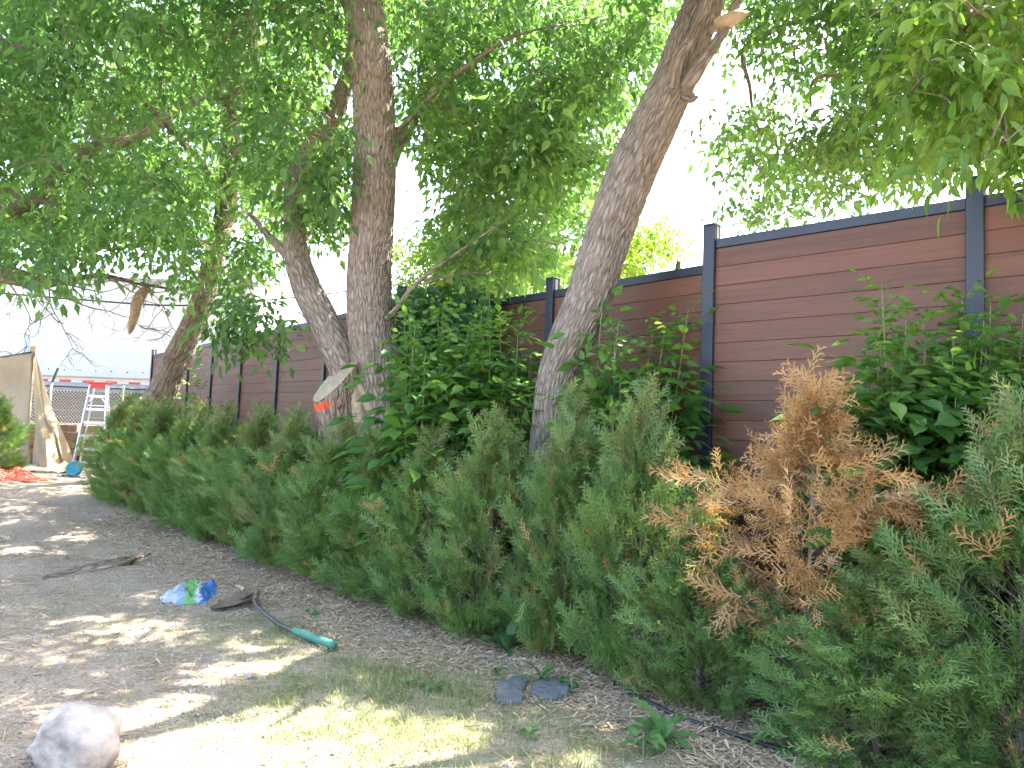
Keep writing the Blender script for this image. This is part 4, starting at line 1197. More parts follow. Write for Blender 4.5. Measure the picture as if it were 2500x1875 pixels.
plain('orange_plastic', (0.62, 0.06, 0.02), .5, 0, .12, 14)
plain('pvc', (0.62, 0.56, 0.50), .5, 0, .12, 6)
plain('cable_black', (0.015, 0.015, 0.016), .6, 0, .1, 6)
plain('rust_iron', (0.13, 0.09, 0.065), .8, .3, .4, 14, .4, 60)
plain('shaft_black', (0.05, 0.045, 0.04), .6, 0, .5, 18)
plain('grip_green', (0.035, 0.15, 0.10), .55, 0, .2, 14, .3, 50)
plain('slate', (0.085, 0.088, 0.095), .8, 0, .3, 9, .7, 30)
plain('poly_pipe', (0.02, 0.02, 0.022), .45, 0, .2, 6)
plain('stone_tan', (0.31, 0.262, 0.22), .9, 0, .45, 9, 1.0, 22)

DT = 20.0
def tpt(px, py, d=DT): return at(px, py, d)
tz0 = tpt(250, hor(250) - 86)[2]; tz1 = tz0 + 2.78
tx0, tx1 = tpt(-420, 900)[0], tpt(617, 900)[0]; ty = tpt(250, 940)[1]
tr = thing('cargo_trailer', 'long white box trailer parked behind the chain link fence', 'trailer', ((tx0 + tx1) / 2, ty + 1.25, float(ground(tx1, ty))))
b = MB(); b.box(((tx0 + tx1) / 2, ty + 1.25, (tz0 + tz1) / 2 + .06), (tx1 - tx0, 2.5, tz1 - tz0 - .12), bev=.03); body = b.build('body', 'trailer_white', tr)
b = MB(); b.box(((tx0 + tx1) / 2, ty - .012, tz1 - .05), (tx1 - tx0 + .02, .03, .12), bev=.006); b.build('roof_rail', 'rail_grey', tr)
b = MB(); b.box(((tx0 + tx1) / 2, ty - .006, tz0 - .09), (tx1 - tx0 + .02, .05, .30), bev=.008); side = b.build('side_rail', 'rail_grey', tr)
k = 0; x = tx0 + .05
while x + .29 < tx1:
    b = MB(); b.box((x + .145, ty - .036, tz0 + .012), (.288, .004, .055)); b.build('reflective_tape', ('tape_red', 'tape_white')[k % 2], side); k += 1; x += .30
for q in range(26):
    b = MB(); xx = tx0 + .4 + q * (tx1 - tx0 - .8) / 25; V_, Q_, T_ = tube_geo([(xx, ty - .014, tz0 + .30 + .012 * math.sin(q * 3)), (xx, ty - .002, tz0 + .30)], .016, 8); b.add(V_, T_, Q_); b.build('bolt', 'steel_dark', tr)
for q in range(9):
    b = MB(); xx = tx0 + .6 + q * (tx1 - tx0 - 1.2) / 8; b.box((xx, ty - .0035, (tz0 + tz1) / 2), (.03, .005, tz1 - tz0 - .3)); b.build('seam_strip', 'trailer_white', body)
b = MB()
for yy in (.6, 1.9): b.box(((tx0 + tx1) / 2, ty + yy, tz0 - .42), (tx1 - tx0 - .4, .12, .34))
b.build('chassis_beam', 'steel_dark', tr, kind='stuff')
gz = float(ground(tx1, ty + 1))
for xx in (tpt(150, 900)[0], tpt(420, 900)[0]):
    b = MB(); b.bar((xx, ty + .5, gz + .03), (xx, ty + .5, tz0 - .24), .11, .11); b.box((xx, ty + .5, gz + .02), (.28, .28, .04)); b.build('landing_leg', 'steel_dark', tr)
for xx in (tpt(-120, 900)[0], tpt(-330, 900)[0], tpt(290, 900)[0], tpt(355, 900)[0]):
    b = MB(); V_, Q_, T_ = tube_geo([(xx, ty + .25, gz + .5), (xx, ty + .30, gz + .5), (xx, ty + .54, gz + .5), (xx, ty + .6, gz + .5)], [.46, .5, .5, .44], 28); b.add(V_, T_, Q_); wh = b.build('wheel', 'cable_black', tr)
    b = MB(); V_, Q_, T_ = tube_geo([(xx, ty + .235, gz + .5), (xx, ty + .245, gz + .5)], .28, 20); b.add(V_, T_, Q_); b.build('rim', 'rail_grey', wh)
pl = tpt(62, 842); b = MB()
b.box((pl[0], ty - .009, pl[2] + .13), (.125, .014, .26), bev=.003); b.box((pl[0], ty - .009, pl[2] - .10), (.125, .014, .16), bev=.003)
for dz in (.2, .06, -.12): b.box((pl[0], ty - .019, pl[2] + dz), (.09, .004, .022))
b.build('door_hinge', 'plate_blue', tr, kind='stuff')
# scuff left by an old sticker
sc_ = tpt(175, 850); b = MB(); b.bar((sc_[0], ty - .003, sc_[2]), (sc_[0] + .24, ty - .003, sc_[2] - .16), .004, .07, up=(0, 1, 0)); b.build('sticker_remnant', 'pvc', tr)

# terrace edge of stacked timbers
def yard(px, d): p = at(px, hor(px), d); return p[0], p[1]
rt = thing('timber_retaining_wall', 'low wall of stacked old timbers below the chain link fence behind the ladder', 'wall', (*yard(150, 16.1), float(ground(*yard(150, 16.1)))))
xa, xb = yard(-350, 16.2)[0], yard(430, 16.2)[0]
zg = float(ground(-9, 16.0))
for r_ in range(5):
    x = xa + (r_ % 2) * .6; 
    while x < xb:
        L = min(2.35, xb - x); b = MB(); b.box((x + L / 2, 16.2 + .02 * math.sin(7 * x + r_), zg + .085 + r_ * .165), (L - .02, .2, .158), bev=.012); b.build('timber', 'old_timber', rt); x += 2.4
tsx = thing('timber_backdrop', 'dark timber backdrop added to stand for shade under the white trailer', 'timbers', (*yard(220, 18.4), float(ground(-10, 18.4))))  # added dark backdrop, its colour stands in for shade below the trailer
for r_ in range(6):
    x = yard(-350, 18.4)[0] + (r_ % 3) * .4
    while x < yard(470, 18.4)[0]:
        b = MB(); b.box((x + 1.4, 18.4 + .03 * math.sin(5 * x + 3 * r_), float(ground(-10, 18.4)) + .08 + r_ * .155), (2.76, .3, .148), bev=.012); b.build('timber', 'shade_dark_timber', tsx); x += 2.8
# chain link fence
cf = thing('chain_link_fence', 'galvanised chain link fence with slanted top arm in front of the white trailer', 'fence', (*yard(150, 17.2), 1.2))
cy_ = 17.2; cz0 = float(ground(-9, cy_)); cz1 = at(250, hor(250) - 74, cy_)[2]
cxa, cxb = yard(-300, cy_)[0], yard(445, cy_)[0]
mb = MB(); pit = .075
nd = int((cxb - cxa + (cz1 - cz0)) / pit)
for dirn in (1, -1):
    for k in range(nd):
        x0 = cxa - (cz1 - cz0) + k * pit if dirn > 0 else cxa + k * pit
        x1 = x0 + (cz1 - cz0) * dirn
        a_, c_ = np.array([x0, cy_ + .004 * dirn, cz0]), np.array([x1, cy_ + .004 * dirn, cz1])
        lo, hi = (a_, c_)
        t0 = max(0, (cxa - lo[0]) / (hi[0] - lo[0]) if dirn > 0 else (cxb - lo[0]) / (hi[0] - lo[0]) if lo[0] > cxb else 0); t1_ = 1
        if dirn > 0 and hi[0] > cxb: t1_ = (cxb - lo[0]) / (hi[0] - lo[0])
        if dirn < 0 and hi[0] < cxa: t1_ = (cxa - lo[0]) / (hi[0] - lo[0])
        if t1_ - t0 < .03 or t0 < 0 or t1_ < 0: continue
        mb.tube(np.array([lo + (hi - lo) * t0, lo + (hi - lo) * t1_]), .0042, 4, cap=False)
put('wire_mesh', mb.mesh('wire_mesh', ('galvanised',)), cf, kind='stuff')
b = MB(); b.tube(np.array([(cxa, cy_, cz1), (cxb, cy_, cz1)]), .022, 10); b.build('top_rail', 'steel_dark', cf, smooth=True)
for px in (-200, 124, 300, 440):
    x = yard(px, cy_)[0]; b = MB(); b.tube(np.array([(x, cy_ - .03, cz0 - .2), (x, cy_ - .03, cz1 + .06)]), .03, 10); po = b.build('post', 'galvanised', cf, smooth=True)
    if px == 124:
        b = MB(); b.bar((x, cy_ - .03, cz1 + .04), (x + .12, cy_ - .03, cz1 + .40), .045, .03); b.build('barb_arm', 'steel_dark', po)

# step ladder
LD = 14.6
fl, fr = base_pt(186, LD), base_pt(262, LD)
tl, tr_ = at(222, 938, LD + .42), at(262, 939, LD + .42)
bl, br_ = base_pt(202, LD + .95), base_pt(274, LD + .95)
ld = thing('step_ladder', 'aluminium step ladder with red plastic top standing by the end of the hedge', 'ladder', (fl + fr + bl + br_) / 4)
for a_, c_ in ((fl, tl), (fr, tr_)):
    b = MB(); b.bar(a_, c_, .028, .075, up=(0, 1, 0), bev=.003); b.build('front_rail', 'aluminium', ld)
for a_, c_ in ((bl, tl + (.02, .1, -.03)), (br_, tr_ + (-.02, .1, -.03))):
    b = MB(); b.bar(a_, c_, .022, .035, up=(0, 1, 0), bev=.002); b.build('rear_rail', 'aluminium', ld)
for k in range(6):
    f = .09 + k * .155; p_, q_ = fl + (tl - fl) * f, fr + (tr_ - fr) * f
    b = MB(); b.box((p_ + q_) / 2 + (0, .02, 0), (q_[0] - p_[0] - .02, .085, .022), bev=.003); b.box((p_ + q_) / 2 + (0, -.022, -.022), (q_[0] - p_[0] - .02, .006, .03)); st_ = b.build('step', 'aluminium', ld)
    if k in (0, 5):
        for s, e in ((1, p_), (-1, q_)):
            b = MB(); sg = -1
            b.bar(e + (s * .012, -.012, -.13 if k else -.11), e + (s * .10, -.012, -.03), .02, .012, up=(0, 1, 0)); b.build('brace', 'aluminium', st_)
for k in range(4):
    f = .15 + k * .2; p_, q_ = bl + (tl - bl) * f, br_ + (tr_ - br_) * f
    b = MB(); b.bar(p_, q_, .02, .02); b.build('cross_bar', 'aluminium', ld)
b = MB(); c_ = (tl + tr_) / 2; b.box(c_ + (0, .05, .03), (tr_[0] - tl[0] + .09, .17, .035), bev=.01); b.box(c_ + (0, -.03, -.035), (tr_[0] - tl[0] + .06, .02, .10), bev=.006); b.build('top_cap', 'red_plastic', ld)
for e in (fl, fr, bl, br_):
    b = MB(); b.box(e + (0, 0, .02), (.045, .09, .04), bev=.006); b.build('foot', 'black_trim', ld)

# tarp over a lumber post
TD = 15.0
wp = base_pt(66, TD + .1); wt = at(81, 845, TD + .1)
ps = thing('lumber_post', 'upright pale lumber stake holding up the tan tarp', 'post', wp)
b = MB(); b.bar(wp + (0, 0, -.2), wt, .10, .05, up=(0, 1, 0), bev=.004); stake = b.build('stake', 'lumber', ps)
for f in (.45, .6, .72, .9):
    p_ = wp + (wt - wp) * f; b = MB(); V_, Q_, T_ = tube_geo([p_ + (.01, -.034, 0), p_ + (.01, -.02, 0)], .008, 8); b.add(V_, T_, Q_); b.build('nail', 'steel_dark', stake)
tp = thing('tan_tarp', 'sagging tan canvas tarp draped from the lumber stake down to the ground', 'tarp', base_pt(130, TD))
def cloth(rows, cols, f, name, mat='tarp_tan'):
    U, W = np.meshgrid(np.linspace(0, 1, cols), np.linspace(0, 1, rows))
    V = f(U.ravel(), W.ravel()); i = (np.arange(rows - 1)[:, None] * cols + np.arange(cols - 1)[None]).ravel()
    Q = np.stack([i, i + 1, i + cols + 1, i + cols], 1)
    n_ = len(V); Vb = V + np.array([0, .004, 0]); edge = []
    for a_ in range(cols - 1): edge += [(a_, a_ + n_, a_ + 1 + n_, a_ + 1), ((rows - 1) * cols + a_, (rows - 1) * cols + a_ + 1, (rows - 1) * cols + a_ + 1 + n_, (rows - 1) * cols + a_ + n_)]
    for a_ in range(rows - 1): edge += [(a_ * cols, (a_ + 1) * cols, (a_ + 1) * cols + n_, a_ * cols + n_), (a_ * cols + cols - 1, a_ * cols + cols - 1 + n_, (a_ + 1) * cols + cols - 1 + n_, (a_ + 1) * cols + cols - 1)]
    put(name, mesh_np(name, np.vstack([V, Vb]), None, np.vstack([Q, Q[:, ::-1] + n_, np.array(edge)]), [mat], None, None, True), tp)
apex = at(84, 858, TD)
gb = [base_pt(88, TD - .55), base_pt(128, TD - .75), base_pt(193, TD - .35)]
def fall(u, w):
    base = np.where(u[:, None] < .5, gb[0] + (gb[1] - gb[0]) * (u * 2)[:, None], gb[1] + (gb[2] - gb[1]) * (u * 2 - 1)[:, None])
    P = apex + (base - apex) * w[:, None]
    amp = .05 * w ** .7
    P[:, 1] += amp * np.sin(u * 12 + 2.2 * vnoise(u * 3, w * 2, 4)) + .05 * fbm(u * 6, w * 5, 14, 4) * w
    P[:, 0] += .07 * w * (1 - w) * np.sin(w * 7 + 2) + .03 * vnoise(u * 4, w * 6, 9) * w
    P[:, 2] += .05 * w * (1 - w) * vnoise(u * 5, w * 5, 7)
    P[:, 2] = np.maximum(P[:, 2], ground(P[:, 0], P[:, 1]) + .015)
    return P
cloth(60, 70, fall, 'hanging_fold')
la, lb = at(-260, 872, TD), at(78, 861, TD); lg0, lg1 = base_pt(-260, TD - .3), base_pt(84, TD - .5)
def curtain(u, w):
    top = la + (lb - la) * u[:, None]; top[:, 2] -= .12 * np.sin(u * math.pi)
    bot = lg0 + (lg1 - lg0) * u[:, None]
    P = top + (bot - top) * w[:, None]
    P[:, 1] += .06 * w * np.sin(u * 16 + 3 * w) + .06 * fbm(u * 7, w * 4, 24, 4)
    return P
cloth(40, 70, curtain, 'curtain')
def spread(u, w):
    a_ = base_pt(80, TD - .6); c_ = base_pt(200, TD - .5); P = a_ + (c_ - a_) * u[:, None] + np.array([0, -1.0, 0]) * (w * .55)[:, None]
    P[:, 2] = ground(P[:, 0], P[:, 1]) + .02 + .10 * np.abs(fbm(u * 7, w * 5, 44, 4)) * (1 - .6 * w) + .06 * (1 - w)
    return P
cloth(30, 60, spread, 'ground_fold')
b = MB(); C = np.array([la + (lb - la) * f + np.array([0, -.01, -.12 * math.sin(f * math.pi) + .012]) for f in np.linspace(0, 1, 16)]); b.tube(C, .014, 6); b.build('hem_cord', 'black_trim', tp, smooth=True)
b = MB(); b.tube(spline(np.array([apex + (0, -.02, 0), apex + (.06, -.03, -.2), apex + (.07, -.03, -.35)]), 8), .01, 6); b.build('hem_cord', 'black_trim', tp, smooth=True)

# teal disc, pipe, orange netting on the ground
dc = onground(177, 1163); b = MB()
cdc = dc + np.array([0, .03, .135]); nd_ = unit(np.array([.1, -1.0, .35]))
prof = [(.0, .012), (.095, .012), (.105, .024), (.125, .028), (.138, .012), (.14, -.015), (.132, -.02), (.0, -.012)]
ex_ = unit(np.cross(nd_, (0, 0, 1))); ey_ = np.cross(ex_, nd_) * -1; sg_ = 32
Vd = np.array([cdc + (ex_ * math.cos(a_) + ey_ * math.sin(a_)) * r_ + nd_ * h_ for r_, h_ in prof for a_ in np.arange(sg_) * 2 * math.pi / sg_])
Qd = [(i * sg_ + j, i * sg_ + (j + 1) % sg_, (i + 1) * sg_ + (j + 1) % sg_, (i + 1) * sg_ + j) for i in range(len(prof) - 1) for j in range(sg_)]
put('plastic_disc', mesh_np('plastic_disc', Vd, None, Qd, ['teal_plastic'], None, None, True), None, 'teal plastic disc leaning by the foot of the ladder', 'disc')
pa, pb_ = onground(10, 1156), onground(212, 1168)
pp_ = thing('plastic_pipe', 'thin pale pipe lying on the ground before the tarp', 'pipe', (pa + pb_) / 2)
C = spline(np.array([pa + (0, 0, .02), (pa + pb_) / 2 + (0, .05, .02), pb_ + (0, 0, .02)]), 14)
b = MB(); b.tube(C[:10], .014, 8); b.build('tube', 'pvc', pp_, smooth=True)
b = MB(); b.tube(C[9:13], .016, 8); b.build('dark_sleeve', 'black_trim', pp_, smooth=True)
b = MB(); b.tube(C[12:], .014, 8); b.build('tube', 'pvc', pp_, smooth=True)
n0 = onground(15, 1172)
og = MB(); rg = np.random.default_rng(5)
def npos(u, v):
    x = n0[0] - .95 + 1.6 * u; y = n0[1] - .35 + .75 * v + .1 * math.sin(5 * u)
    return np.array([x, y, float(ground(x, y)) + .02 + .22 * max(0, float(fbm(np.array(u * 5), np.array(v * 4), 6, 4)) + .12) * (1 - u ** 3)])
for k in range(26):
    og.tube(np.array([npos(u, k / 25 + .012 * math.sin(u * 40 + k)) for u in np.linspace(0, 1, 30)]), .009, 4, cap=False)
for k in range(34):
    og.tube(np.array([npos(k / 33, v) for v in np.linspace(0, 1, 16)]), .007, 4, cap=False)
put('orange_netting', og.mesh('orange_netting', ('orange_plastic',)), None, 'crumpled orange plastic safety netting on the ground near the tarp', 'netting')

# cable, dead boughs, hanging log
cb = MB(); cb.tube(spline(np.array([at(-500, 690, 14.5), at(0, 716, 14.5), at(215, 733, 14.5), at(430, 746, 14.5), at(680, 730, 15), at(1000, 690, 16), at(2400, 420, 20)]), 60), .016, 6)
cb.build('overhead_cable', 'cable_black', None, True, label='black overhead cable crossing in front of the white trailer', cat='cable')
def dead_twigs():
    mb = MB(); rg = np.random.default_rng(77)
    def grow(p, d, L, r, lvl):
        n = 7; P = [p]; dd = np.array(d)
        for k in range(n):
            dd = unit(dd + rg.normal(0, .22, 3) + np.array([0, 0, -.03])); P.append(P[-1] + dd * L / n)
        P = np.array(P); mb.tube(P, np.linspace(r, r * .35, n + 1), 4, cap=False)
        if lvl:
            for q in range(5 if lvl == 2 else 4):
                k = rg.integers(2, n + 1); grow(P[k], unit(dd + rg.normal(0, .75, 3)), L * rg.uniform(.35, .6), r * .55, lvl - 1)
    for px, py, d, dx, dz, L in [(95, 695, 10.2, .5, -.75, 1.0), (110, 700, 10.2, .9, -.35, 1.5), (135, 690, 10.3, 1, -.25, 1.5), (60, 690, 10.2, .2, -.8, .5), (170, 690, 10.3, .9, -.1, 1.3), (250, 675, 10.4, .8, -.3, 1.2), (280, 680, 10.4, .9, .05, 1.1),
                                 (20, 690, 10.2, .4, -.6, .6), (330, 692, 10.6, .7, -.15, .8), (120, 700, 10.2, .3, -.9, .9)]:
        grow(at(px, py, d), np.array([dx, rg.normal(0, .2), dz]), L, .011, 2)
    put('dead_twigs', mb.mesh('dead_twigs', ('twig',), True), t4, kind='stuff')
dead_twigs()
P, r = pts([(366, 704, 10.9, 12), (350, 713, 10.9, 21), (335, 735, 10.9, 24), (327, 772, 10.9, 20), (320, 796, 10.9, 17), (317, 808, 10.9, 11), (315, 817, 10.9, 2)])
V, Q, bk, rdg = trunk_geo(P, r, 30, 70, amp=.03, cell=.05, seed=88, lump=.3, aspect=7)
hl = thing('hanging_log', 'short broken bare log hanging in the dead twigs before the trailer', 'log', P[-1])
put('log', mesh_np('log', V, None, Q, ['bare_wood'], None, {'bk': bk, 'ridge': rdg}, True), hl)
mb = MB(); mb.tube(spline(np.array([P[0], at(350, 695, 10.8), at(330, 690, 10.6)]), 6), np.linspace(.02, .006, 6), 6); put('twig', mb.mesh('twig', ('twig',)), hl)

# ------------------------------------------------------------------ things lying in the yard
def rock():
    c = onground(178, 1868); rg = np.random.default_rng(8)
    n, m = 64, 40
    th = np.linspace(0, 2 * math.pi, n, endpoint=False); ph = np.linspace(.02, math.pi - .02, m)
    TH, PH = np.meshgrid(th, ph)
    D = np.stack([np.sin(PH) * np.cos(TH), np.sin(PH) * np.sin(TH), np.cos(PH)], -1)
    planes = unit(rg.normal(size=(11, 3))); offs = rg.uniform(.80, .99, 11)
    rr = np.ones(TH.shape)
    for p_, o_ in zip(planes, offs):
        q = D @ p_; rr = np.minimum(rr, np.where(q > .05, o_ / np.maximum(q, .05), 9))
    rr = rr * (1 + .13 * fbm(D[..., 0] * 1.8 + 5, D[..., 1] * 1.8 + D[..., 2] * 2.1, 4, 4)) + .045 * fbm(D[..., 0] * 7, D[..., 1] * 7 + D[..., 2] * 6, 2, 4)
    V = D * rr[..., None] * np.array([.195, .17, .155])
    V = V.reshape(-1, 3) + c + np.array([0, 0, .095])
    i = np.arange(m - 1)[:, None] * n; j = np.arange(n)[None]; j2 = (j + 1) % n
    Q = np.stack([i + j, i + n + j, i + n + j2, i + j2], -1).reshape(-1, 4)
    V = np.vstack([V, V[:n].mean(0), V[-n:].mean(0)]); T = [(len(V) - 2, k, (k + 1) % n) for k in range(n)] + [(len(V) - 1, (m - 1) * n + (k + 1) % n, (m - 1) * n + k) for k in range(n)]
    put('boulder', mesh_np('boulder', V, T, Q, ['stone_tan'], None, None, True), None, 'rounded pale boulder on the bare soil', 'rock')
rock()

def bagmat():
    m, n, l, b = newmat('printed_bag')
    a = N(n, 'ShaderNodeAttribute', attribute_name='bag')
    nz = N(n, 'ShaderNodeTexNoise', i_Scale=14.0, i_Detail=3.0); l.new(a.outputs['Vector'], nz.inputs['Vector'])
    sx = N(n, 'ShaderNodeSeparateXYZ'); l.new(a.outputs['Vector'], sx.inputs[0])
    ad = N(n, 'ShaderNodeMath', operation='MULTIPLY_ADD', i_1=.35); l.new(nz.outputs[0], ad.inputs[0]); l.new(sx.outputs[0], ad.inputs[2])
    r = ramp(n, [(0, (.27, .30, .36)), (.36, (.14, .19, .27)), (.44, (.08, .22, .06)), (.62, (.27, .29, .34)), (.70, (.025, .10, .27)), (.92, (.09, .22, .08))]); r.color_ramp.interpolation = 'CONSTANT'
    mp_ = N(n, 'ShaderNodeMath', operation='MULTIPLY', i_1=.86); l.new(ad.outputs[0], mp_.inputs[0]); l.new(mp_.outputs[0], r.inputs[0]); l.new(r.outputs[0], b.inputs['Base Color'])
    b.inputs['Roughness'].default_value = .35
bagmat()
def bag():
    c = onground(462, 1452); cols, rows = 46, 34
    U, W = np.meshgrid(np.linspace(0, 1, cols), np.linspace(0, 1, rows)); u, w_ = U.ravel(), W.ravel()
    edge = np.minimum(np.minimum(u, 1 - u), np.minimum(w_, 1 - w_))
    x = (u - .5) * .40 + .05 * fbm(u * 4, w_ * 4, 3, 3); y = (w_ - .5) * .34 + .06 * fbm(u * 4, w_ * 4, 13, 3)
    ridge = 1 - np.abs(fbm(u * 3.2, w_ * 3.2, 23, 4)) * 3.2
    h = (.035 + .075 * np.maximum(ridge, 0) * (.35 + .8 * u)) * sstep(0, .2, edge) + .004
    h += .012 * fbm(u * 16, w_ * 16, 33, 3) * sstep(0, .1, edge)
    V = np.stack([c[0] + x, c[1] + y, ground(c[0] + x, c[1] + y) + np.maximum(h, .003)], 1)
    i = (np.arange(rows - 1)[:, None] * cols + np.arange(cols - 1)[None]).ravel()
    Q = np.stack([i, i + 1, i + cols + 1, i + cols], 1)
    put('plastic_bag', mesh_np('plastic_bag', V, None, Q, ['printed_bag'], None, {'bag': np.stack([u * .8 + .25 * w_ - .1, w_, h * 3], 1)}, True), None, 'crumpled green, white and blue plastic bag lying on the soil', 'bag')
bag()

def shovel():
    tip, sock = onground(516, 1492), onground(600, 1478)
    t = thing('shovel', 'old shovel lying on the grass with rusty blade and green grip', 'shovel', onground(650, 1520))
    a_ = tip; d_ = sock - tip; d_[2] = 0; L = np.linalg.norm(d_); d_ /= L; s_ = np.array([-d_[1], d_[0], 0])
    cols, rows = 14, 16; P = []
    L2 = .34
    for i in range(rows):
        f = i / (rows - 1); wd = .115 * min(1, .25 + 1.9 * f) if f < .4 else .115
        for j in range(cols):
            g = j / (cols - 1) * 2 - 1
            p_ = tip + d_ * L2 * f + s_ * wd * g
            z = .012 + .05 * f + .035 * g * g * (.4 + .6 * f) + .02 * sstep(.85, 1, f)
            P.append([p_[0], p_[1], float(ground(p_[0], p_[1])) + z])
    P = np.array(P); n_ = len(P); i = (np.arange(rows - 1)[:, None] * cols + np.arange(cols - 1)[None]).ravel()
    Q = np.stack([i, i + 1, i + cols + 1, i + cols], 1); Pb = P - np.array([0, 0, .004])
    ed = []
    for q in range(cols - 1): ed += [(q, q + 1, q + 1 + n_, q + n_), ((rows - 1) * cols + q, (rows - 1) * cols + q + n_, (rows - 1) * cols + q + 1 + n_, (rows - 1) * cols + q + 1)]
    for q in range(rows - 1): ed += [(q * cols, q * cols + n_, (q + 1) * cols + n_, (q + 1) * cols), (q * cols + cols - 1, (q + 1) * cols + cols - 1, (q + 1) * cols + cols - 1 + n_, q * cols + cols - 1 + n_)]
    bl_ = put('blade', mesh_np('blade', np.vstack([P, Pb]), None, np.vstack([Q, Q[:, ::-1] + n_, np.array(ed)]), ['rust_iron'], None, None, True), t)
    e = tip + d_ * L2
    for sgn in (-1, 1):
        b = MB(); q = e + s_ * sgn * .06; b.box((q[0], q[1], float(ground(q[0], q[1])) + .095), (.02, .085, .014), np.stack([d_, s_, [0, 0, 1]], 1), bev=.003); b.build('foot_rest', 'rust_iron', bl_)
    pts_ = [e - d_ * .10 + (0, 0, .075), e + (0, 0, .115)]
    for px, py, h in ((622, 1500, .09), (660, 1530, .06), (700, 1550, .045), (735, 1562, .04), (775, 1577, .04), (815, 1592, .04)):
        q = onground(px, py); pts_.append(q + (0, 0, h))
    C = spline(np.array(pts_), 40)
    b = MB(); b.tube(C[:10], np.linspace(.024, .02, 10), 12); b.build('socket', 'rust_iron', t, smooth=True)
    b = MB(); b.tube(C[9:30], .017, 12); b.build('shaft', 'shaft_black', t, smooth=True)
    b = MB(); b.tube(C[28:], np.concatenate([[.024], np.full(9, .029), [.031, .027]]), 14); b.build('grip', 'grip_green', t, smooth=True)
shovel()

def slab(name, poly, th, label, seed, tilt=0.0):
    P = np.array([onground(px, py) for px, py in poly]); c = P.mean(0); rg = np.random.default_rng(seed); n = 40
    ring = spline(np.vstack([P, P[:1]]), n + 1)[:n] + np.column_stack([rg.normal(0, .004, (n, 2)), np.zeros(n)])
    V = []
    for f, z in ((1.0, 0.0), (1.0, th * .55), (.97, th), (.6, th * 1.06), (.25, th * .98)):
        for p_ in ring:
            q = c + (p_ - c) * f; V.append([q[0], q[1], float(ground(q[0], q[1])) + z + tilt * (q[0] - c[0]) + .0015 * rg.normal() * (f > .9) + .010 * float(vnoise(np.array(q[0] * 14), np.array(q[1] * 14), seed)) * (f < .99) + .004])
    V.append([c[0], c[1], float(ground(c[0], c[1])) + th])
    Q = [(i * n + j, i * n + (j + 1) % n, (i + 1) * n + (j + 1) % n, (i + 1) * n + j) for i in range(4) for j in range(n)]; T = [(4 * n + j, 4 * n + (j + 1) % n, len(V) - 1) for j in range(n)]
    put(name, mesh_np(name, np.array(V), T, Q, ['slate']), None, label, 'stone')
slab('flagstone', [(1212, 1722), (1214, 1690), (1240, 1668), (1276, 1664), (1277, 1700), (1272, 1726)], .035, 'squarish dark grey slate slab lying among weeds', 1)
slab('flagstone', [(1290, 1700), (1310, 1680), (1345, 1665), (1372, 1672), (1384, 1705), (1350, 1716)], .03, 'pointed dark grey slate slab beside the squarish one', 2)
slab('flagstone', [(566, 1352), (580, 1344), (610, 1342), (626, 1349), (600, 1355)], .03, 'flat grey stone at the edge of the hedge past the bag', 3)

# black irrigation pipe along the hedge
C = [onground(px, py) + np.array([0, 0, .014]) for px, py in ((1500, 1672), (1560, 1708), (1630, 1745), (1700, 1772), (1790, 1800), (1900, 1835), (2050, 1868))]
b = MB(); b.tube(spline(np.array(C), 40), .012, 8); b.build('irrigation_pipe', 'poly_pipe', None, True, label='black plastic pipe running along the foot of the hedge', cat='pipe')

def ground_log(name, pl, label, seed, mat='bare_wood', lift=.4, cat='log'):
    P = np.array([onground(a_, b_) for a_, b_, w_ in pl]); d_ = [np.linalg.norm(p_ - EYE) for p_ in P]; r = np.array([.5 * w_ * q / FPX for (a_, b_, w_), q in zip(pl, d_)])
    P[:, 2] += r * lift
    V, Q, bk, rdg = trunk_geo(P, r, 36, 120, amp=.018, cell=.03, seed=seed, lump=.35, aspect=7)
    put(name, mesh_np(name, V, None, Q, [mat], None, {'bk': bk, 'ridge': rdg}, True), None, label, cat)
ground_log('rotten_log', [(105, 1412, 10), (150, 1405, 22), (210, 1392, 28), (270, 1380, 26), (330, 1365, 20), (368, 1352, 6)], 'split rotten log half sunk in the bare soil', 5, 'bark', .1)
ground_log('branch_piece', [(545, 1375, 4), (570, 1368, 8), (600, 1362, 7), (625, 1374, 3)], 'thin bent dead branch on the mulch by the flat grey stone', 6, 'twig_grey', .8, 'branch')
ground_log('forked_branch', [(575, 1432, 4), (590, 1440, 9), (604, 1452, 9), (612, 1462, 4)], 'short pale curved branch lying behind the shovel blade', 7, 'bare_wood', .8, 'branch')
ground_log('bark_strip', [(1250, 1612, 5), (1290, 1614, 8), (1325, 1614, 4)], 'pale wood strip on the mulch behind the slate slabs', 9, 'bare_wood', .6, 'branch')

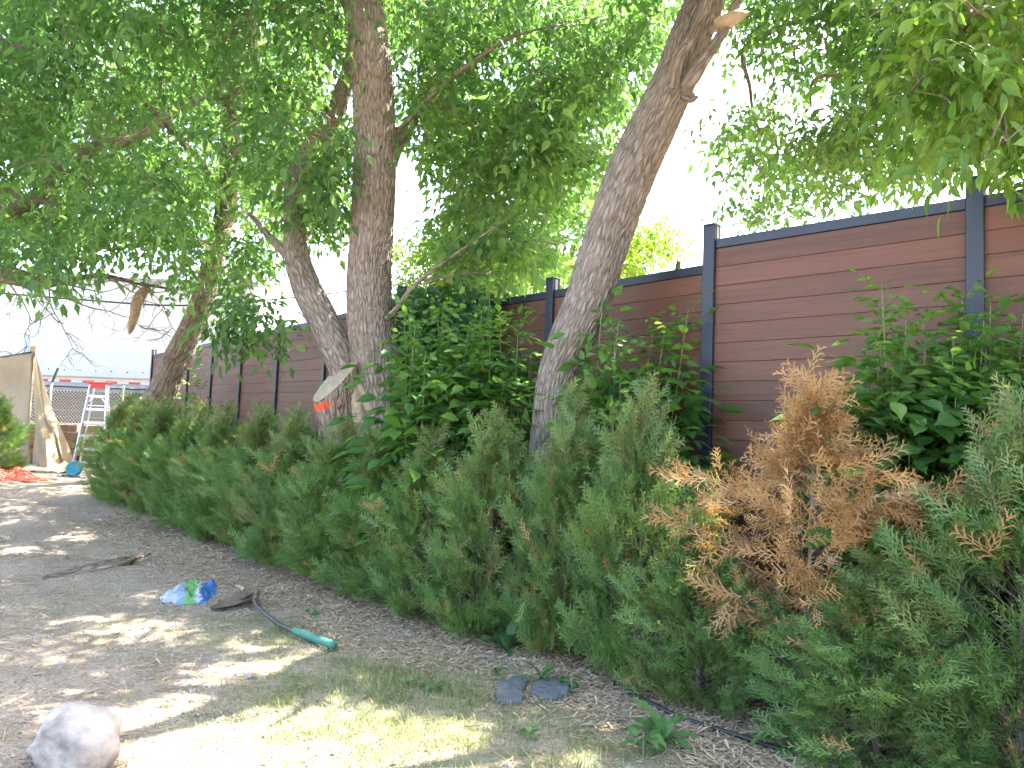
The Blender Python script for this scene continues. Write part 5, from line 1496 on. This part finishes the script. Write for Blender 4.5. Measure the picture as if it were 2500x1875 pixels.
# ------------------------------------------------------------------ ground cover: grass, mulch, clods, twigs
rg = np.random.default_rng(123)
def pick_pts(n, x0, x1, y0, y1, wfun):
    out = np.zeros((0, 2))
    while len(out) < n:
        p_ = np.column_stack([rg.uniform(x0, x1, n * 2), rg.uniform(y0, y1, n * 2)])
        out = np.vstack([out, p_[rg.random(len(p_)) < wfun(p_[:, 0], p_[:, 1])]])
    return out[:n]
def grass_w(x, y):
    g = grass_amount(x, y); tuft = sstep(-.25, .4, fbm(x * 5, y * 5, 71, 3))
    m = 1 - sstep(-.5, -.1, hedge_side(x, y))
    return np.clip((g ** 1.4 * (.25 + .75 * tuft) + .012 * tuft) * (.15 + .85 * m), 0, 1)
p_ = pick_pts(48000, -3.6, 2.6, 2.4, 7.2, grass_w); n = len(p_)
az = rg.uniform(0, 6.283, n); L = rg.gamma(4, .0095, n) * (.7 + .5 * grass_amount(p_[:, 0], p_[:, 1])); L = np.clip(L, .015, .15); lean = rg.uniform(.5, 2.2, n); wd = rg.uniform(.0011, .0022, n)
d2 = np.column_stack([np.cos(az), np.sin(az)]); s2 = np.column_stack([-d2[:, 1], d2[:, 0]]); z = ground(p_[:, 0], p_[:, 1])
def pt(f, wf, side):
    h = L * f * (1 - .22 * lean) - .08 * L * lean * f * f; o = L * lean * .55 * f * f
    xy = p_ + d2 * o[:, None] + s2 * (side * wf * wd)[:, None]
    return np.column_stack([xy, z + np.maximum(h, .002)])
V = np.stack([pt(0, 1, -1), pt(0, 1, 1), pt(.55, .8, -1), pt(.55, .8, 1), pt(1.0, 0, 0)], 1)
T = np.array([(0, 1, 2), (1, 3, 2), (2, 3, 4)])[None] + (np.arange(n) * 5)[:, None, None]
put('grass', mesh_np('grass', V.reshape(-1, 3), T.reshape(-1, 3), None, ['grass_blade'], None, {'rnd': np.repeat(rg.random(n), 5)}), None, 'short patchy grass in the sun spots of the yard', 'grass', kind='stuff')
def boxes(p_, Ls, Ws, Hs, az, lift, tilt, rnd, name, mat, label, cat):
    n = len(p_); u = np.array([(a_, b_, c_) for a_ in (-.5, .5) for b_ in (-.5, .5) for c_ in (-.5, .5)])
    ca, sa = np.cos(az), np.sin(az)
    loc = u[None] * np.stack([Ls, Ws, Hs], 1)[:, None]
    loc[:, :, 1] *= np.where(u[:, 0] > 0, .55, 1)[None]
    zt = loc[..., 2] + loc[..., 0] * tilt[:, None]
    x = loc[..., 0] * ca[:, None] - loc[..., 1] * sa[:, None]; y = loc[..., 0] * sa[:, None] + loc[..., 1] * ca[:, None]
    V = np.stack([p_[:, None, 0] + x, p_[:, None, 1] + y, (ground(p_[:, 0], p_[:, 1]) + lift)[:, None] + zt], -1)
    Q = np.array([(0, 1, 3, 2), (4, 6, 7, 5), (0, 4, 5, 1), (2, 3, 7, 6), (0, 2, 6, 4), (1, 5, 7, 3)])[None] + (np.arange(n) * 8)[:, None, None]
    put(name, mesh_np(name, V.reshape(-1, 3), None, Q.reshape(-1, 4), [mat], None, {'rnd': np.repeat(rnd, 8)}), None, label, cat, kind='stuff')
m_ = pick_pts(10500, -5, 2.4, 2.6, 10.5, lambda x, y: np.clip(mulch_amount(x, y) * (1 - sstep(.3, .8, hedge_side(x, y))) * (.35 + .65 * sstep(-.2, .3, fbm(x * 2.5, y * 2.5, 91, 3))) + .015, 0, 1) * np.clip(4.5 / y, .3, 1))
n = len(m_); boxes(m_, rg.gamma(4, .011, n) + .01, rg.uniform(.005, .015, n), rg.uniform(.002, .005, n), rg.uniform(0, 6.28, n), rg.uniform(.003, .014, n), rg.normal(0, .25, n), rg.random(n), 'wood_chips', 'litter', 'pale wood chip mulch along the foot of the hedge', 'mulch')
s_ = pick_pts(2600, -5, 2.2, 2.4, 9, lambda x, y: np.clip(3.5 / y, .2, 1) * (1 - sstep(-.4, .2, hedge_side(x, y))))
n = len(s_); boxes(s_, rg.gamma(3, .03, n) + .02, rg.uniform(.0015, .0045, n), rg.uniform(.002, .004, n), rg.uniform(0, 6.28, n), rg.uniform(.003, .01, n), rg.normal(0, .1, n), rg.random(n), 'twig_litter', 'litter', 'thin dry twigs and straw scattered over the soil', 'twigs')
c_ = pick_pts(9000, -7, 1.0, 2.4, 12, lambda x, y: np.clip(4 / y, .25, 1) * (1 - sstep(-.6, -.1, hedge_side(x, y))) * (.2 + .8 * sstep(0, .35, fbm(x * 2, y * 2, 61, 3))) * (1 - .85 * grass_amount(x, y)))
n = len(c_); u = np.array([(1, 0, 0), (0, 1, 0), (-1, 0, 0), (0, -1, 0), (0, 0, .7), (0, 0, -.5)]); sz = rg.gamma(2.2, .0035, n) + .002
V = c_[:, None, :].repeat(6, 1); V = np.concatenate([V, ground(c_[:, 0], c_[:, 1])[:, None, None].repeat(6, 1)], -1) + (u[None] + rg.normal(0, .3, (n, 6, 3))) * sz[:, None, None]
T = np.array([(0, 1, 4), (1, 2, 4), (2, 3, 4), (3, 0, 4), (1, 0, 5), (2, 1, 5), (3, 2, 5), (0, 3, 5)])[None] + (np.arange(n) * 6)[:, None, None]
plain('clod', (.26, .215, .18), .95, 0, .35, 30)
put('soil_clods', mesh_np('soil_clods', V.reshape(-1, 3), T.reshape(-1, 3), None, ['clod']), None, 'small crumbs and clods of dry soil on the bare ground', 'soil', kind='stuff')

# broad leaved weeds
def weedleaf(kind):
    n = 7; xs = np.linspace(0, 1, n); 
    if kind == 0: ws = np.array([.02, .03, .07, .13, .16, .12, .0])        # long dock-like
    else: ws = np.array([.02, .20, .30, .29, .20, .09, 0])                  # egg shaped
    V = [(x, 0, .35 * x - .75 * x * x) for x in xs]
    for s in (1, -1):
        V += [(x, s * w_ * (1 + .25 * math.sin(17 * x + s)), .35 * x - .75 * x * x + .3 * w_ + .035 * math.sin(19 * x + 2 * s)) for x, w_ in zip(xs, ws)]
    Q = [(i, i + 1, n + i + 1, n + i) for i in range(n - 1)] + [(i + 1, i, 2 * n + i, 2 * n + i + 1) for i in range(n - 1)]
    return mesh_np('leaf', np.array(V), None, Q, ['leaf_weed'], None, {'rnd': np.zeros(len(V))}, True)
WL = [weedleaf(0), weedleaf(1)]
weeds = [(1620, 1815, 0, 13, .20, 'dock_weed', 'large weed with long upright leaves at the edge of the mulch'), (1570, 1850, 1, 9, .10, 'broadleaf_weed', 'low broad leaved weed in front of the large upright one'),
         (1905, 1830, 1, 16, .11, 'bindweed', 'weed with egg shaped leaves under the dead brown cedar'), (1235, 1590, 0, 11, .2, 'dock_weed', 'grey green weed with upright leaves between mulch and hedge'),
         (1140, 1560, 1, 9, .08, 'broadleaf_weed', 'small leafy weed at the foot of the hedge in the mulch'), (1320, 1668, 0, 5, .15, 'dock_weed', 'weed growing up behind the pointed slate slab'),
         (1395, 1690, 1, 10, .08, 'broadleaf_weed', 'round leaved weed right beside the pointed slate slab'), (1060, 1690, 1, 10, .06, 'broadleaf_weed', 'low weed in the grass left of the squarish slab'),
         (985, 1680, 1, 8, .055, 'broadleaf_weed', 'tiny flat weed in the thin shaded grass'), (1290, 1800, 1, 7, .06, 'broadleaf_weed', 'flat weed on bare soil in front of the slate slabs'),
         (1210, 1650, 0, 6, .08, 'dock_weed', 'short pale weed in a sun fleck on the mulch'), (760, 1500, 1, 7, .07, 'broadleaf_weed', 'weed on the chips between the shovel and the hedge')]
rw = np.random.default_rng(31)
for px, py, kd, nl, size, nm, lab in weeds:
    b_ = onground(px, py); t = thing(nm, lab, 'weed', b_)
    for k in range(nl):
        a_ = k * 2.4 + rw.normal(0, .3); el = (1.2 if kd == 0 else .55) - .75 * (k / nl) + rw.normal(0, .2); h = 0 if kd == 0 else size * 1.1 * rw.random()
        d_ = np.array([[math.cos(a_) * math.cos(el), math.sin(a_) * math.cos(el), math.sin(el)]])
        Rm = orient(d_, np.array([[0, 0, 1.0]]) + rw.normal(size=(1, 3)) * .3)[0] * size * rw.uniform(.5, 1.2)
        o = bpy.data.objects.new('leaf', WL[kd]); COL.objects.link(o); o.parent = t
        m4 = Matrix.Identity(4)
        off = (.3 * size * math.cos(a_) * (kd == 1), .3 * size * math.sin(a_) * (kd == 1), h)
        for i in range(3):
            for j in range(3): m4[i][j] = Rm[i][j]
            m4[i][3] = off[i]
        o.matrix_local = m4
    if kd == 1:
        b = MB(); b.tube(np.array([(0, 0, -.01), (0, 0, size * 1.15)]), .003, 5); put('stem', b.mesh('stem', ('stem_green',)), t, loc=(0, 0, 0))
